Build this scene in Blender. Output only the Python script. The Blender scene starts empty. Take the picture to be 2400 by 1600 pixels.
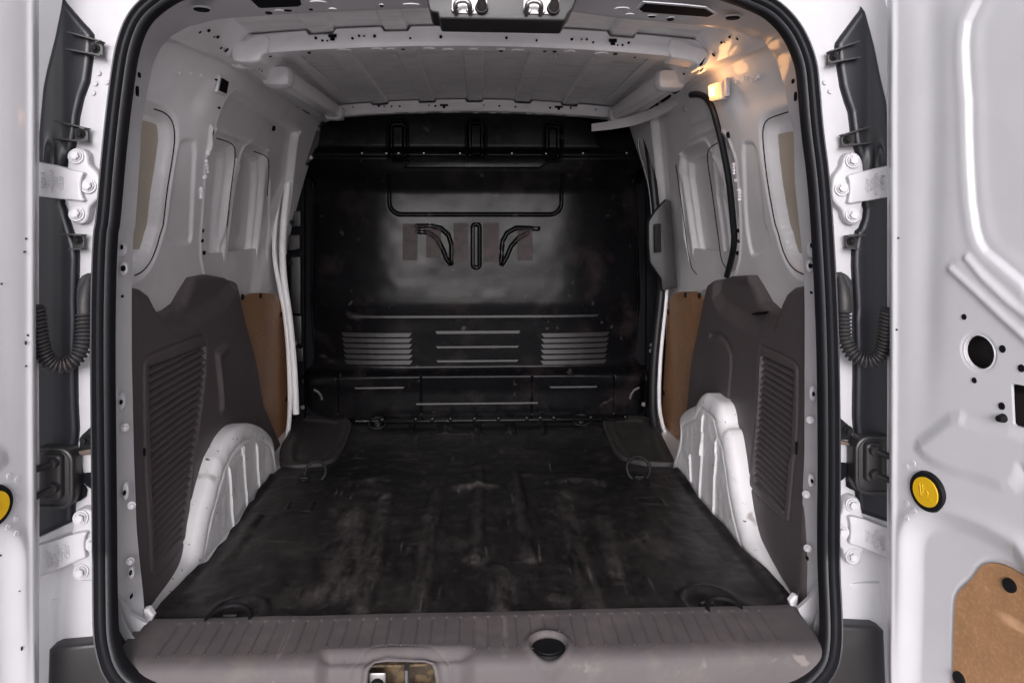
import bpy, bmesh, math, random
import numpy as np
from mathutils import Vector, Matrix
random.seed(7)
scene = bpy.context.scene
R_ = math.radians

# ------------------------------------------------------------------ camera
F = 1733.0; YAW = 0.0434; HY = 525.0
CAM = np.array([0.0114, -1.527, 0.81])
cam = bpy.data.cameras.new('camera'); cam.sensor_width = 36; cam.lens = 36 * F / 2400
cam.shift_y = -(800 - HY) / 2400; cam.clip_start = 0.05; cam.clip_end = 500
camo = bpy.data.objects.new('camera', cam); scene.collection.objects.link(camo)
camo.location = CAM; camo.rotation_euler = (math.pi / 2, 0, -YAW)
scene.camera = camo

# ------------------------------------------------------------------ light
SUN_EL, SUN_AZ = R_(13), R_(184)
w = bpy.data.worlds.new('World'); scene.world = w; w.use_nodes = True
nt = w.node_tree; nt.nodes.clear()
sky = nt.nodes.new('ShaderNodeTexSky'); sky.sky_type = 'NISHITA'; sky.sun_disc = False
sky.sun_elevation = SUN_EL; sky.sun_rotation = SUN_AZ; sky.air_density = 1.0; sky.dust_density = 5.0; sky.ozone_density = 1.0
hs = nt.nodes.new('ShaderNodeHueSaturation'); hs.inputs['Saturation'].default_value = 0.12
tn = nt.nodes.new('ShaderNodeMix'); tn.data_type = 'RGBA'; tn.blend_type = 'MULTIPLY'; tn.inputs[0].default_value = 1
tn.inputs[7].default_value = (1.0, 0.985, 1.04, 1)
bg = nt.nodes.new('ShaderNodeBackground'); bg.inputs['Strength'].default_value = 0.12
wo = nt.nodes.new('ShaderNodeOutputWorld')
nt.links.new(sky.outputs[0], hs.inputs['Color']); nt.links.new(hs.outputs[0], tn.inputs[6])
nt.links.new(tn.outputs[2], bg.inputs[0]); nt.links.new(bg.outputs[0], wo.inputs[0])
sl = bpy.data.lights.new('sun', 'SUN'); sl.energy = 0.5; sl.angle = R_(40); sl.color = (1.0, 0.97, 0.955)
so = bpy.data.objects.new('sun', sl); scene.collection.objects.link(so)
# direction the light comes from: behind and above the camera
sd = Vector((math.sin(SUN_AZ) * math.cos(SUN_EL), math.cos(SUN_AZ) * math.cos(SUN_EL), math.sin(SUN_EL)))
so.rotation_euler = sd.to_track_quat('Z', 'Y').to_euler()
scene.view_settings.view_transform = 'Standard'; scene.view_settings.look = 'None'
scene.view_settings.exposure = 0.92; scene.view_settings.gamma = 1.0
scene.render.engine = 'CYCLES'
scene.cycles.max_bounces = 14; scene.cycles.diffuse_bounces = 12; scene.cycles.glossy_bounces = 4

# ------------------------------------------------------------------ photo coordinates -> places
K = 800 / 2349.0
ORG = {1: (0, 0), 2: (800, 0), 3: (1600, 0), 4: (0, 534), 5: (800, 534), 6: (1600, 534), 7: (0, 1066), 8: (800, 1066), 9: (1600, 1066)}
def C(k, pts):
    p = np.array(pts, float).reshape(-1, 2)
    return p * K + np.array(ORG[k])
def D(pts):
    return np.array(pts, float).reshape(-1, 2) * (2400 / 2352)
def cat(*a): return np.concatenate(a, 0)
def ray(S):
    S = np.asarray(S, float).reshape(-1, 2)
    u = (S[:, 0] - 1200) / F; v = (HY - S[:, 1]) / F
    c, s = math.cos(YAW), math.sin(YAW)
    return np.stack([u * c + s, c - u * s, v], 1)
def onY(S, y):
    r = ray(S); t = (np.asarray(y) - CAM[1]) / r[:, 1]; return CAM + r * t[:, None]
def onZ(S, z):
    r = ray(S); t = (z - CAM[2]) / r[:, 2]; return CAM + r * t[:, None]
def onX(S, g):           # g: number or function x(y,z)
    r = ray(S)
    if not callable(g):
        t = (g - CAM[0]) / r[:, 0]; return CAM + r * t[:, None]
    t = np.full(len(r), 2.2)
    for _ in range(60):
        p = CAM + r * t[:, None]
        tn_ = (g(p[:, 1], p[:, 2]) - CAM[0]) / r[:, 0]
        t = 0.5 * t + 0.5 * np.clip(tn_, .5, 5)
    return CAM + r * t[:, None]
def onP(S, p0, n):
    r = ray(S); t = ((np.asarray(p0) - CAM) @ np.asarray(n)) / (r @ np.asarray(n)); return CAM + r * t[:, None]

# ------------------------------------------------------------------ 2D distance fields (numpy)
def sstep(a, b, x):
    t = np.clip((x - a) / (b - a), 0, 1); return t * t * (3 - 2 * t)
def dseg(X, Y, a, b):
    ax, ay = a; bx, by = b; dx, dy = bx - ax, by - ay
    h = np.clip(((X - ax) * dx + (Y - ay) * dy) / (dx * dx + dy * dy + 1e-12), 0, 1)
    return np.hypot(X - ax - h * dx, Y - ay - h * dy)
def dline(X, Y, P):
    d = np.full(X.shape, 9.0)
    for i in range(len(P) - 1): d = np.minimum(d, dseg(X, Y, P[i], P[i + 1]))
    return d
def inside(X, Y, P):
    c = np.zeros(X.shape, bool); n = len(P)
    for i in range(n):
        x0, y0 = P[i]; x1, y1 = P[(i + 1) % n]
        if y0 == y1: continue
        m = ((y0 > Y) != (y1 > Y)) & (X < (x1 - x0) * (Y - y0) / (y1 - y0) + x0)
        c ^= m
    return c
def sdpoly(X, Y, P):
    d = dline(X, Y, list(P) + [P[0]])
    return np.where(inside(X, Y, P), -d, d)
def sdbox(X, Y, x0, x1, y0, y1, r=0.0):
    cx, cy = (x0 + x1) / 2, (y0 + y1) / 2
    qx = np.abs(X - cx) - abs(x1 - x0) / 2 + r; qy = np.abs(Y - cy) - abs(y1 - y0) / 2 + r
    return np.hypot(np.maximum(qx, 0), np.maximum(qy, 0)) + np.minimum(np.maximum(qx, qy), 0) - r
def fill(sd, soft): return sstep(soft, -soft, sd)           # 1 inside, 0 outside
def ridge(d, wd): return np.exp(-(d / wd) ** 2)
def smooth_closed(P, n=4, closed=True):
    P = np.asarray(P, float)
    for _ in range(n):
        if closed: Q = np.roll(P, -1, 0); P = np.stack([P * .75 + Q * .25, P * .25 + Q * .75], 1).reshape(-1, P.shape[1])
        else:
            A, B = P[:-1], P[1:]; M = np.stack([A * .75 + B * .25, A * .25 + B * .75], 1).reshape(-1, P.shape[1])
            P = np.concatenate([P[:1], M, P[-1:]], 0)
    return P
def resample(P, n):
    P = np.asarray(P, float); s = np.r_[0, np.cumsum(np.linalg.norm(np.diff(P, axis=0), axis=1))]
    t = np.linspace(0, s[-1], n); return np.stack([np.interp(t, s, P[:, i]) for i in range(P.shape[1])], 1)
_rs = np.random.RandomState(3)
def vnoise(X, Y, sc, seed=0):
    rs = np.random.RandomState(seed); T = rs.rand(64, 64)
    x = X * sc + 100; y = Y * sc + 100
    xi = np.floor(x).astype(int); yi = np.floor(y).astype(int); fx = x - xi; fy = y - yi
    fx = fx * fx * (3 - 2 * fx); fy = fy * fy * (3 - 2 * fy)
    g = lambda a, b: T[a % 64, b % 64]
    return (g(xi, yi) * (1 - fx) + g(xi + 1, yi) * fx) * (1 - fy) + (g(xi, yi + 1) * (1 - fx) + g(xi + 1, yi + 1) * fx) * fy - .5

# ------------------------------------------------------------------ materials
def mat(name, col, rough=.5, metal=0.0, coat=0.0, spec=0.5, bump=0.0, bscale=300, var=0.0, vscale=8, col2=None, c2scale=5, c2lo=.5, c2hi=.6,
        col3=None, c3scale=30, c3lo=.55, c3hi=.7, scratch=0.0, scol=None, sscale=30, rvar=0.0, marks=None, wear=None, mthr=.72, stretch=(1, 1, 1)):
    m = bpy.data.materials.new(name); m.use_nodes = True; t = m.node_tree; N = t.nodes; L = t.links
    b = N['Principled BSDF']; b.inputs['Roughness'].default_value = rough; b.inputs['Metallic'].default_value = metal
    b.inputs['Coat Weight'].default_value = coat; b.inputs['Coat Roughness'].default_value = .08
    b.inputs['Specular IOR Level'].default_value = spec
    tc = N.new('ShaderNodeTexCoord'); co = tc.outputs['Object']
    def noise(sc, det=4, rgh=.6, st=None):
        n = N.new('ShaderNodeTexNoise'); n.inputs['Scale'].default_value = sc; n.inputs['Detail'].default_value = det; n.inputs['Roughness'].default_value = rgh
        if st:
            mp = N.new('ShaderNodeMapping'); mp.inputs['Scale'].default_value = st; L.new(co, mp.inputs[0]); L.new(mp.outputs[0], n.inputs['Vector'])
        else: L.new(co, n.inputs['Vector'])
        return n.outputs['Fac']
    def rampv(v, lo, hi, a=0., c=1.):
        r = N.new('ShaderNodeMapRange'); r.inputs[1].default_value = lo; r.inputs[2].default_value = hi; r.inputs[3].default_value = a; r.inputs[4].default_value = c; r.clamp = True
        L.new(v, r.inputs[0]); return r.outputs[0]
    def mix(fac, A, B, mode='MIX'):
        x = N.new('ShaderNodeMix'); x.data_type = 'RGBA'; x.blend_type = mode
        if isinstance(fac, float): x.inputs[0].default_value = fac
        else: L.new(fac, x.inputs[0])
        for i, q in ((6, A), (7, B)):
            if isinstance(q, tuple): x.inputs[i].default_value = (*q[:3], 1)
            else: L.new(q, x.inputs[i])
        return x.outputs[2]
    c = tuple(col)
    if col2: c = mix(rampv(noise(c2scale, 6, .65, stretch), c2lo, c2hi), c, tuple(col2))
    if col3: c = mix(rampv(noise(c3scale, 8, .75), c3lo, c3hi), c, tuple(col3))
    if var: c = mix(rampv(noise(vscale, 5), .3, .7), mix(1.0, c, (1 - var,) * 3, 'MULTIPLY'), c)
    if scratch:
        s1 = rampv(noise(sscale, 2, .5, (1, .06, 1)), .66, .72); s2 = rampv(noise(sscale * .8, 2, .5, (.07, 1, .5)), .68, .73)
        mx = N.new('ShaderNodeMath'); mx.operation = 'MAXIMUM'; L.new(s1, mx.inputs[0]); L.new(s2, mx.inputs[1])
        sp = rampv(noise(9, 3), .45, .6, 0, scratch); mu = N.new('ShaderNodeMath'); mu.operation = 'MULTIPLY'; L.new(mx.outputs[0], mu.inputs[0]); L.new(sp, mu.inputs[1])
        c = mix(mu.outputs[0], c, tuple(scol or (.4, .35, .33)))
    if marks:
        mk = rampv(noise(55, 3, .7), mthr, mthr + .03); c = mix(mk, c, tuple(marks))
    if wear:
        at = N.new('ShaderNodeAttribute'); at.attribute_name = 'wear'
        n2 = rampv(noise(130, 10, .85), .36, .64); n3 = rampv(noise(14, 6, .7, (2.2, .5, 1)), .36, .62)
        m1 = N.new('ShaderNodeMath'); m1.operation = 'MULTIPLY'; L.new(at.outputs['Fac'], m1.inputs[0]); L.new(n2, m1.inputs[1])
        m2 = N.new('ShaderNodeMath'); m2.operation = 'MULTIPLY'; L.new(m1.outputs[0], m2.inputs[0]); L.new(n3, m2.inputs[1]); m2.use_clamp = True
        c = mix(m2.outputs[0], c, tuple(wear))
    if isinstance(c, tuple): b.inputs['Base Color'].default_value = (*c, 1)
    else: L.new(c, b.inputs['Base Color'])
    if rvar: L.new(rampv(noise(vscale * .7, 6), .3, .7, rough - rvar, rough + rvar), b.inputs['Roughness'])
    if bump:
        bp = N.new('ShaderNodeBump'); bp.inputs['Strength'].default_value = 1; bp.inputs['Distance'].default_value = bump
        L.new(noise(bscale, 3), bp.inputs['Height']); L.new(bp.outputs[0], b.inputs['Normal'])
        if coat: L.new(bp.outputs[0], b.inputs['Coat Normal'])
    return m
M = {}
M['paint'] = mat('dimmed_white_paint', (.58, .578, .60), .42, coat=.55, bump=.00025, bscale=14, var=.05, vscale=12, marks=(.25, .23, .22), mthr=.77)  # same white paint as indoors, colour darkened to offset stronger outdoor light
M['jamb'] = mat('dimmed_white_jamb_paint', (.50, .495, .515), .5, coat=.2, bump=.0002, bscale=20, var=.07, vscale=14)  # jamb copy of the white paint, darkened further against outdoor light
M['inner'] = mat('lightened_inner_white_paint', (.84, .83, .845), .42, coat=.45, bump=.0002, bscale=18, var=.10, vscale=9, marks=(.3, .28, .27), mthr=.78)  # interior copy of the white paint, lightened to offset dim indoor light
M['roof'] = mat('lightened_roof_paint', (.80, .79, .795), .5, coat=.15, bump=.0003, bscale=60, var=.14, vscale=16, col2=(.60, .58, .58), c2scale=14, c2lo=.52, c2hi=.72, stretch=(.4, 2.5, 1))  # roof copy of the paint, colour also lightened for the dim interior
M['arch'] = mat('scuffed_white_paint', (.84, .83, .845), .5, coat=.2, bump=.0003, bscale=60, var=.08, marks=(.12, .10, .09), mthr=.665, scratch=.7, scol=(.28, .25, .23), sscale=26)
M['bulk'] = mat('black_moulded_plastic', (.0030, .0030, .0036), .26, spec=.10, rvar=.04, vscale=6, col2=(.016, .012, .012), c2scale=7, c2lo=.52, c2hi=.75, scratch=.5, scol=(.07, .06, .06), sscale=22, bump=.0002, bscale=140)
M['bulkd'] = mat('black_strip_plastic', (.010, .010, .012), .45)
M['tape'] = mat('brown_tape', (.040, .028, .028), .6, spec=.2, var=.35, vscale=30, col2=(.02, .017, .018), c2scale=40)
M['mat'] = mat('black_rubber', (.006, .006, .0065), .40, spec=.38, bump=.0007, bscale=420, rvar=.12, vscale=7, col2=(.026, .023, .022), c2scale=5, c2lo=.50, c2hi=.72, col3=(.07, .063, .061), c3scale=26, c3lo=.54, c3hi=.82, wear=(.12, .102, .098), scratch=.6, scol=(.13, .12, .115), sscale=80, marks=(.12, .09, .08), mthr=.72)
M['trim'] = mat('brown_grey_plastic', (.100, .086, .087), .55, spec=.35, bump=.0003, bscale=500, var=.12, vscale=5, scratch=.35, scol=(.16, .14, .135), sscale=20)
M['sill'] = mat('grey_grained_plastic', (.112, .099, .101), .6, spec=.35, bump=.0006, bscale=450, var=.16, vscale=6, col2=(.15, .128, .122), c2scale=11, c2lo=.5, c2hi=.7, scratch=.5, scol=(.27, .24, .22), sscale=26, marks=(.07, .055, .05), mthr=.73)
M['step'] = mat('dark_step_plastic', (.034, .030, .030), .55, bump=.0003, bscale=400, var=.3, vscale=10, scratch=.4, sscale=20, scol=(.1, .09, .085))
M['rubber'] = mat('seal_rubber', (.010, .010, .013), .45, spec=.45, bump=.0003, bscale=90, var=.25, vscale=20)
M['jambtrim'] = mat('blue_black_plastic', (.010, .0105, .015), .36, spec=.45, rvar=.05, vscale=5, bump=.0001, bscale=30, marks=(.1, .1, .11), mthr=.79)
M['boot'] = mat('dusty_rubber', (.028, .026, .028), .55, bump=.0004, bscale=120, var=.3, vscale=30, col2=(.06, .045, .042), c2scale=20, c2lo=.55, c2hi=.75)
M['wood'] = mat('brown_hardboard', (.38, .205, .10), .55, spec=.3, bump=.0002, bscale=300, var=.22, vscale=26, col2=(.44, .25, .13), c2scale=150, scratch=.6, scol=(.72, .45, .27), sscale=16)
M['wood2'] = mat('brown_lining_board', (.34, .18, .095), .5, spec=.3, var=.2, vscale=14, col2=(.40, .22, .12), c2scale=70, scratch=.4, scol=(.5, .28, .16), sscale=16)
M['hole'] = mat('dark_opening', (.006, .006, .008), .8, spec=.1)
M['beige'] = mat('beige_panel', (.50, .44, .36), .6, var=.08, vscale=6)
M['dust'] = mat('pale_dust', (.33, .29, .28), .8)
M['metal'] = mat('zinc_metal', (.30, .29, .29), .42, metal=1, bump=.0002, bscale=80, var=.2, vscale=40)
M['rust'] = mat('rusty_steel', (.16, .12, .10), .7, metal=.3, var=.4, vscale=40)
M['yellow'] = mat('yellow_plastic', (.66, .40, .012), .35, coat=.2)
M['black'] = mat('satin_black', (.006, .006, .007), .6, spec=.22)
M['grime'] = mat('grimy_cavity', (.05, .032, .018), .7, col2=(.15, .10, .05), c2scale=30, var=.4, vscale=50)
M['ground'] = mat('pale_concrete', (.72, .70, .70), .85, var=.12, vscale=2, bump=.002, bscale=60)
M['bumper'] = mat('bumper_plastic', (.022, .021, .022), .42, bump=.0002, bscale=300)
def emis(name, col, st):
    m = bpy.data.materials.new(name); m.use_nodes = True; b = m.node_tree.nodes['Principled BSDF']
    b.inputs['Base Color'].default_value = (*col, 1); b.inputs['Emission Color'].default_value = (*col, 1); b.inputs['Emission Strength'].default_value = st
    b.inputs['Roughness'].default_value = .3; return m
M['bulkr'] = mat('black_louvre_plastic', (.012, .011, .012), .42, spec=.2)
M['lens'] = emis('lit_lens', (1.0, .50, .22), .62)
M['bulb'] = emis('lit_bulb', (1.0, .62, .24), 4)

# ------------------------------------------------------------------ objects
COL = scene.collection
def tag(o, label=None, cat_=None, group=None, kind=None):
    if label: o['label'] = label
    if cat_: o['category'] = cat_
    if group: o['group'] = group
    if kind: o['kind'] = kind
    return o
van = bpy.data.objects.new('panel_van', None); COL.objects.link(van); van.location = (0, .3, -.62); van.empty_display_size = .3
tag(van, 'white panel van seen through its two open rear doors, empty load space', 'van')
VINV = Matrix.Translation((0, -.3, .62))
def link(name, me, m, parent=van, label=None, smooth=True, loc=None):
    o = bpy.data.objects.new(name, me); COL.objects.link(o)
    if m is not None and not me.materials: me.materials.append(M[m])
    if smooth:
        me.polygons.foreach_set('use_smooth', [True] * len(me.polygons))
    if parent is not None:
        o.parent = parent
        if parent is van: o.matrix_parent_inverse = VINV
    if loc is not None: o.location = loc
    if label: o['label'] = label
    return o
def mesh_from(name, V, Fc, uvs=None):
    me = bpy.data.meshes.new(name); me.from_pydata([tuple(v) for v in V], [], Fc); me.update(); return me
def sharp(me, ang=35):
    me.set_sharp_from_angle(angle=R_(ang))
def panel(name, us, vs, fn, m, poly=None, parent=van, label=None, skirt=None, flip=False, holes=None):
    U, Vv = np.meshgrid(us, vs, indexing='ij'); ni, nj = U.shape
    keep = np.ones((ni, nj), bool)
    def snap(P, U, Vv, out):
        best = np.full(U.shape, 9e9); bx = U.copy(); by = Vv.copy(); n = len(P)
        idx = np.where(out)
        x = U[idx]; y = Vv[idx]; b = np.full(x.shape, 9e9); rx = x.copy(); ry = y.copy()
        for i in range(n):
            a = P[i]; c = P[(i + 1) % n]; dx, dy = c[0] - a[0], c[1] - a[1]
            h = np.clip(((x - a[0]) * dx + (y - a[1]) * dy) / (dx * dx + dy * dy + 1e-12), 0, 1)
            qx = a[0] + h * dx; qy = a[1] + h * dy; d = (x - qx) ** 2 + (y - qy) ** 2
            k = d < b; b[k] = d[k]; rx[k] = qx[k]; ry[k] = qy[k]
        bx[idx] = rx; by[idx] = ry; return bx, by
    fk = np.ones((ni - 1, nj - 1), bool)
    def cells(mm): return mm[:-1, :-1] | mm[1:, :-1] | mm[:-1, 1:] | mm[1:, 1:]
    U0, V0 = U.copy(), Vv.copy()
    if poly is not None:
        ins = inside(U0, V0, poly); fk &= cells(ins)
        need = np.zeros((ni, nj), bool); need[:-1, :-1] |= fk; need[1:, :-1] |= fk; need[:-1, 1:] |= fk; need[1:, 1:] |= fk
        U, Vv = snap(poly, U, Vv, need & ~ins)
    for h in (holes or []):
        ins = inside(U0, V0, h); fk &= cells(~ins)
        need = np.zeros((ni, nj), bool); need[:-1, :-1] |= fk; need[1:, :-1] |= fk; need[:-1, 1:] |= fk; need[1:, 1:] |= fk
        U, Vv = snap(h, U, Vv, need & ins)
    P = fn(U, Vv).reshape(-1, 3)
    idx = np.arange(ni * nj).reshape(ni, nj)
    q = np.stack([idx[:-1, :-1], idx[1:, :-1], idx[1:, 1:], idx[:-1, 1:]], -1)[fk]
    if flip: q = q[:, ::-1]
    if skirt is not None:
        # boundary edges
        e = np.concatenate([q[:, [0, 1]], q[:, [1, 2]], q[:, [2, 3]], q[:, [3, 0]]])
        key = e.min(1) * (ni * nj) + e.max(1); uq, inv, cnt = np.unique(key, return_inverse=True, return_counts=True)
        be = e[cnt[inv.ravel()] == 1]; bv = np.unique(be); mp = {int(v): i + len(P) for i, v in enumerate(bv)}
        P2 = P[bv] + np.asarray(skirt); q2 = np.array([[b, a, mp[int(a)], mp[int(b)]] for a, b in be])
        P = np.concatenate([P, P2]); q = np.concatenate([q, q2])
    used = np.unique(q); rm = np.full(len(P), -1); rm[used] = np.arange(len(used)); q = rm[q]; P = P[used]
    me = bpy.data.meshes.new(name); me.vertices.add(len(P)); me.vertices.foreach_set('co', P.astype(np.float32).ravel())
    me.loops.add(q.size); me.loops.foreach_set('vertex_index', q.astype(np.int32).ravel())
    me.polygons.add(len(q)); me.polygons.foreach_set('loop_start', np.arange(0, q.size, 4, dtype=np.int32))
    me.update(calc_edges=True); me.validate()
    o = link(name, me, m, parent, label)
    if skirt is not None: sharp(me, 60)
    return o
def ribbon(name, A, B, m, parent=van, label=None, nv=4, prof=None):
    """surface between two polylines with the same count; prof(t)->offset vector scale"""
    A = np.asarray(A); B = np.asarray(B); n = len(A); V = []; Fc = []
    for j in range(nv + 1):
        t = j / nv; V += list(A * (1 - t) + B * t + (0 if prof is None else prof(t)))
    for j in range(nv):
        for i in range(n - 1):
            Fc.append((j * n + i, j * n + i + 1, (j + 1) * n + i + 1, (j + 1) * n + i))
    me = mesh_from(name, V, Fc); return link(name, me, m, parent, label)
class B:
    """collects simple solids into one mesh"""
    def __init__(s): s.bm = bmesh.new()
    def box(s, c, size, rot=None, bev=0.0):
        r = bmesh.ops.create_cube(s.bm, size=1); vs = r['verts']
        mt = Matrix.Translation(Vector(c)) @ (rot.to_4x4() if rot is not None else Matrix.Identity(4)) @ Matrix.Diagonal((*size, 1))
        bmesh.ops.transform(s.bm, matrix=mt, verts=vs)
        if bev: bmesh.ops.bevel(s.bm, geom=list({e for v in vs for e in v.link_edges}), offset=bev, segments=2, affect='EDGES', profile=.5)
        return s
    def cyl(s, a, b, r1, r2=None, seg=20):
        a = Vector(a); b = Vector(b); d = b - a
        mt = Matrix.Translation((a + b) / 2) @ d.to_track_quat('Z', 'Y').to_matrix().to_4x4()
        bmesh.ops.create_cone(s.bm, cap_ends=True, segments=seg, radius1=r1, radius2=r1 if r2 is None else r2, depth=d.length, matrix=mt); return s
    def tube(s, path, r, seg=10, cap=True):
        P = [Vector(p) for p in path]; n = len(P); rr = r if hasattr(r, '__len__') else [r] * n
        T = [(P[min(i + 1, n - 1)] - P[max(i - 1, 0)]).normalized() for i in range(n)]
        up = Vector((0, 0, 1)) if abs(T[0].z) < .9 else Vector((1, 0, 0)); u = T[0].cross(up).normalized(); rings = []
        for i in range(n):
            u = (u - T[i] * u.dot(T[i])).normalized(); v = T[i].cross(u)
            rings.append([s.bm.verts.new(P[i] + (u * math.cos(2 * math.pi * k / seg) + v * math.sin(2 * math.pi * k / seg)) * rr[i]) for k in range(seg)])
        for i in range(n - 1):
            for k in range(seg):
                s.bm.faces.new((rings[i][k], rings[i][(k + 1) % seg], rings[i + 1][(k + 1) % seg], rings[i + 1][k]))
        if cap: s.bm.faces.new(rings[0][::-1]); s.bm.faces.new(rings[-1])
        return s
    def plate(s, pts, vec, bev=0.0):
        pts = [Vector(p) for p in pts]; vec = Vector(vec)
        vs = [s.bm.verts.new(p) for p in pts]; f = s.bm.faces.new(vs); f.normal_update()
        if f.normal.dot(vec) > 0: f.normal_flip()
        r = bmesh.ops.extrude_face_region(s.bm, geom=[f]); nv = [g for g in r['geom'] if isinstance(g, bmesh.types.BMVert)]
        bmesh.ops.translate(s.bm, vec=vec, verts=nv)
        if bev:
            ns = set(nv); es = [e for e in s.bm.edges if e.verts[0] in ns and e.verts[1] in ns]
            bmesh.ops.bevel(s.bm, geom=es, offset=bev, segments=3, affect='EDGES', profile=.5)
        return s
    def build(s, name, m, parent=van, label=None, smooth=True, ang=35, loc=None):
        bmesh.ops.recalc_face_normals(s.bm, faces=s.bm.faces)
        me = bpy.data.meshes.new(name); s.bm.to_mesh(me); s.bm.free()
        o = link(name, me, m, parent, label, smooth, loc)
        if smooth: sharp(me, ang)
        return o
def basis(n, up=(0, 0, 1)):
    n = Vector(n).normalized(); up = Vector(up); x = up.cross(n).normalized(); y = n.cross(x); return Matrix((x, y, n)).transposed()
_cache = {}
def disc(name, c, n, r, m, parent, h=.0016, ry=None, rot=0., seg=20, label=None, up=(0, 0, 1), square=False):
    """thin round (or square) insert lying on a surface: holes, plugs, rivets"""
    key = ('disc', m, round(h, 5), seg, square)
    if key not in _cache:
        b = B()
        if square: b.box((0, 0, 0), (2, 2, 2 * h), bev=0)
        else: b.cyl((0, 0, -h), (0, 0, h), 1, .93, seg)
        bmesh.ops.recalc_face_normals(b.bm, faces=b.bm.faces)
        me = bpy.data.meshes.new(name); b.bm.to_mesh(me); b.bm.free(); me.materials.append(M[m])
        _cache[key] = me
    o = link(name, _cache[key], m, parent, label, smooth=False)
    mt = Matrix.Translation(Vector(c)) @ basis(n, up).to_4x4() @ Matrix.Rotation(rot, 4, 'Z') @ Matrix.Diagonal((r, ry or r, 1, 1))
    o.matrix_basis = mt
    return o
def bolt(name, c, n, r, m, parent, label=None, hexh=None, tilt=0.3):
    key = ('bolt', m)
    if key not in _cache:
        b = B(); b.cyl((0, 0, 0), (0, 0, .22), 1.25, 1.2, 24); b.cyl((0, 0, .22), (0, 0, .42), .98, .86, 24); b.cyl((0, 0, .4), (0, 0, 1.0), .72, .70, 6); b.cyl((0, 0, 1.0), (0, 0, 1.06), .56, .5, 16)
        bmesh.ops.recalc_face_normals(b.bm, faces=b.bm.faces)
        me = bpy.data.meshes.new(name); b.bm.to_mesh(me); b.bm.free(); me.materials.append(M[m]); _cache[key] = me
    o = link(name, _cache[key], m, parent, label, smooth=False)
    o.matrix_basis = Matrix.Translation(Vector(c)) @ basis(n).to_4x4() @ Matrix.Rotation(tilt, 4, 'Z') @ Matrix.Scale(r, 4); return o
def textmesh(name, body, size, c, xdir, n, m, parent, ext=.0006, italic=False):
    cu = bpy.data.curves.new(name, 'FONT'); cu.body = body; cu.size = size; cu.extrude = ext; cu.align_x = 'CENTER'; cu.align_y = 'CENTER'; cu.resolution_u = 2
    if italic: cu.shear = .35
    t = bpy.data.objects.new(name, cu); COL.objects.link(t); bpy.context.view_layer.update()
    me = bpy.data.meshes.new_from_object(t.evaluated_get(bpy.context.evaluated_depsgraph_get())); bpy.data.objects.remove(t); me.name = name
    me.materials.clear(); o = link(name, me, m, parent, None, smooth=False)
    n = Vector(n).normalized(); x = Vector(xdir).normalized(); y = n.cross(x)
    o.matrix_basis = Matrix.Translation(Vector(c)) @ Matrix((x, y, n)).transposed().to_4x4(); return o

# ================================================================== SETTING
b = B(); b.box((0, 0, -.67), (120, 120, .1)); g = b.build('ground', 'ground', None, smooth=False); tag(g, 'pale concrete ground under and behind the van', None, None, 'structure')

# ================================================================== BODY SHELL
def gW(y, z): return .795 - .155 * np.clip((np.asarray(z) - .60) / .615, 0, 1.1) ** 1.4 + .072 * (1 - sstep(.05, .50, np.asarray(y, float))) * sstep(.85, 1.15, np.asarray(z, float))
def gT(y, z): return .692 + .045 * np.asarray(z) + .046 * np.asarray(y)
def roofz(x): return 1.318 - .035 * (np.asarray(x) / .62) ** 2

# outer shell keeps daylight out of the load space
b = B()
b.box((-.90, .78, .30), (.02, 1.62, 1.5)); b.box((.90, .78, .30), (.02, 1.62, 1.5)); b.box((-.78, .78, 1.16), (.02, 1.62, .40), Matrix.Rotation(R_(-14), 3, 'Y').inverted() if False else Matrix.Rotation(R_(14), 3, 'Y'))
b.box((.78, .78, 1.16), (.02, 1.62, .40), Matrix.Rotation(R_(-14), 3, 'Y')); b.box((0, .80, 1.385), (1.5, 1.62, .02)); b.box((0, 1.68, .4), (1.8, .02, 1.96)); b.box((0, .80, -.20), (1.8, 1.62, .02), None)
b.box((0, .95, -.05), (1.76, 1.36, .02))
b.build('body_shell', 'paint', van, 'white outer body panels', smooth=False)

# rear frame of the body round the opening
sealL = cat(C(7, [(740, 1300), (725, 1200), (720, 900), (718, 500), (712, 0)]), C(4, [(705, 780), (712, 300), (727, 0)]), C(1, [(738, 1568), (785, 1000), (845, 500), (882, 300), (955, 120), (1095, -5)]))
sealTop = np.array([(430, -32), (560, -54), (800, -66), (1130, -72), (1450, -66), (1600, -50), (1700, -24), (1775, 4)], float)
sealR = cat(C(3, [(640, 80), (768, 225), (850, 425), (868, 580), (893, 900), (935, 1200), (963, 1568)]), C(6, [(1000, 690), (1012, 1568)]), C(9, [(1003, 700), (1025, 1100), (1022, 1300)]))
sealBot = np.array([(1938, 1556), (1893, 1606), (1830, 1636), (1700, 1652), (1132, 1664), (500, 1660), (370, 1640), (303, 1604), (266, 1560)], float)
sealS = smooth_closed(cat(sealL, sealTop, sealR, sealBot), 3)
sealY = -.072 - .09 * np.clip((sealS[:, 1] - 1300) / 330, 0, 1)
sealP = onY(sealS, sealY)
sealP = resample(np.concatenate([sealP, sealP[:1]]), 420)[:-1]
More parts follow.
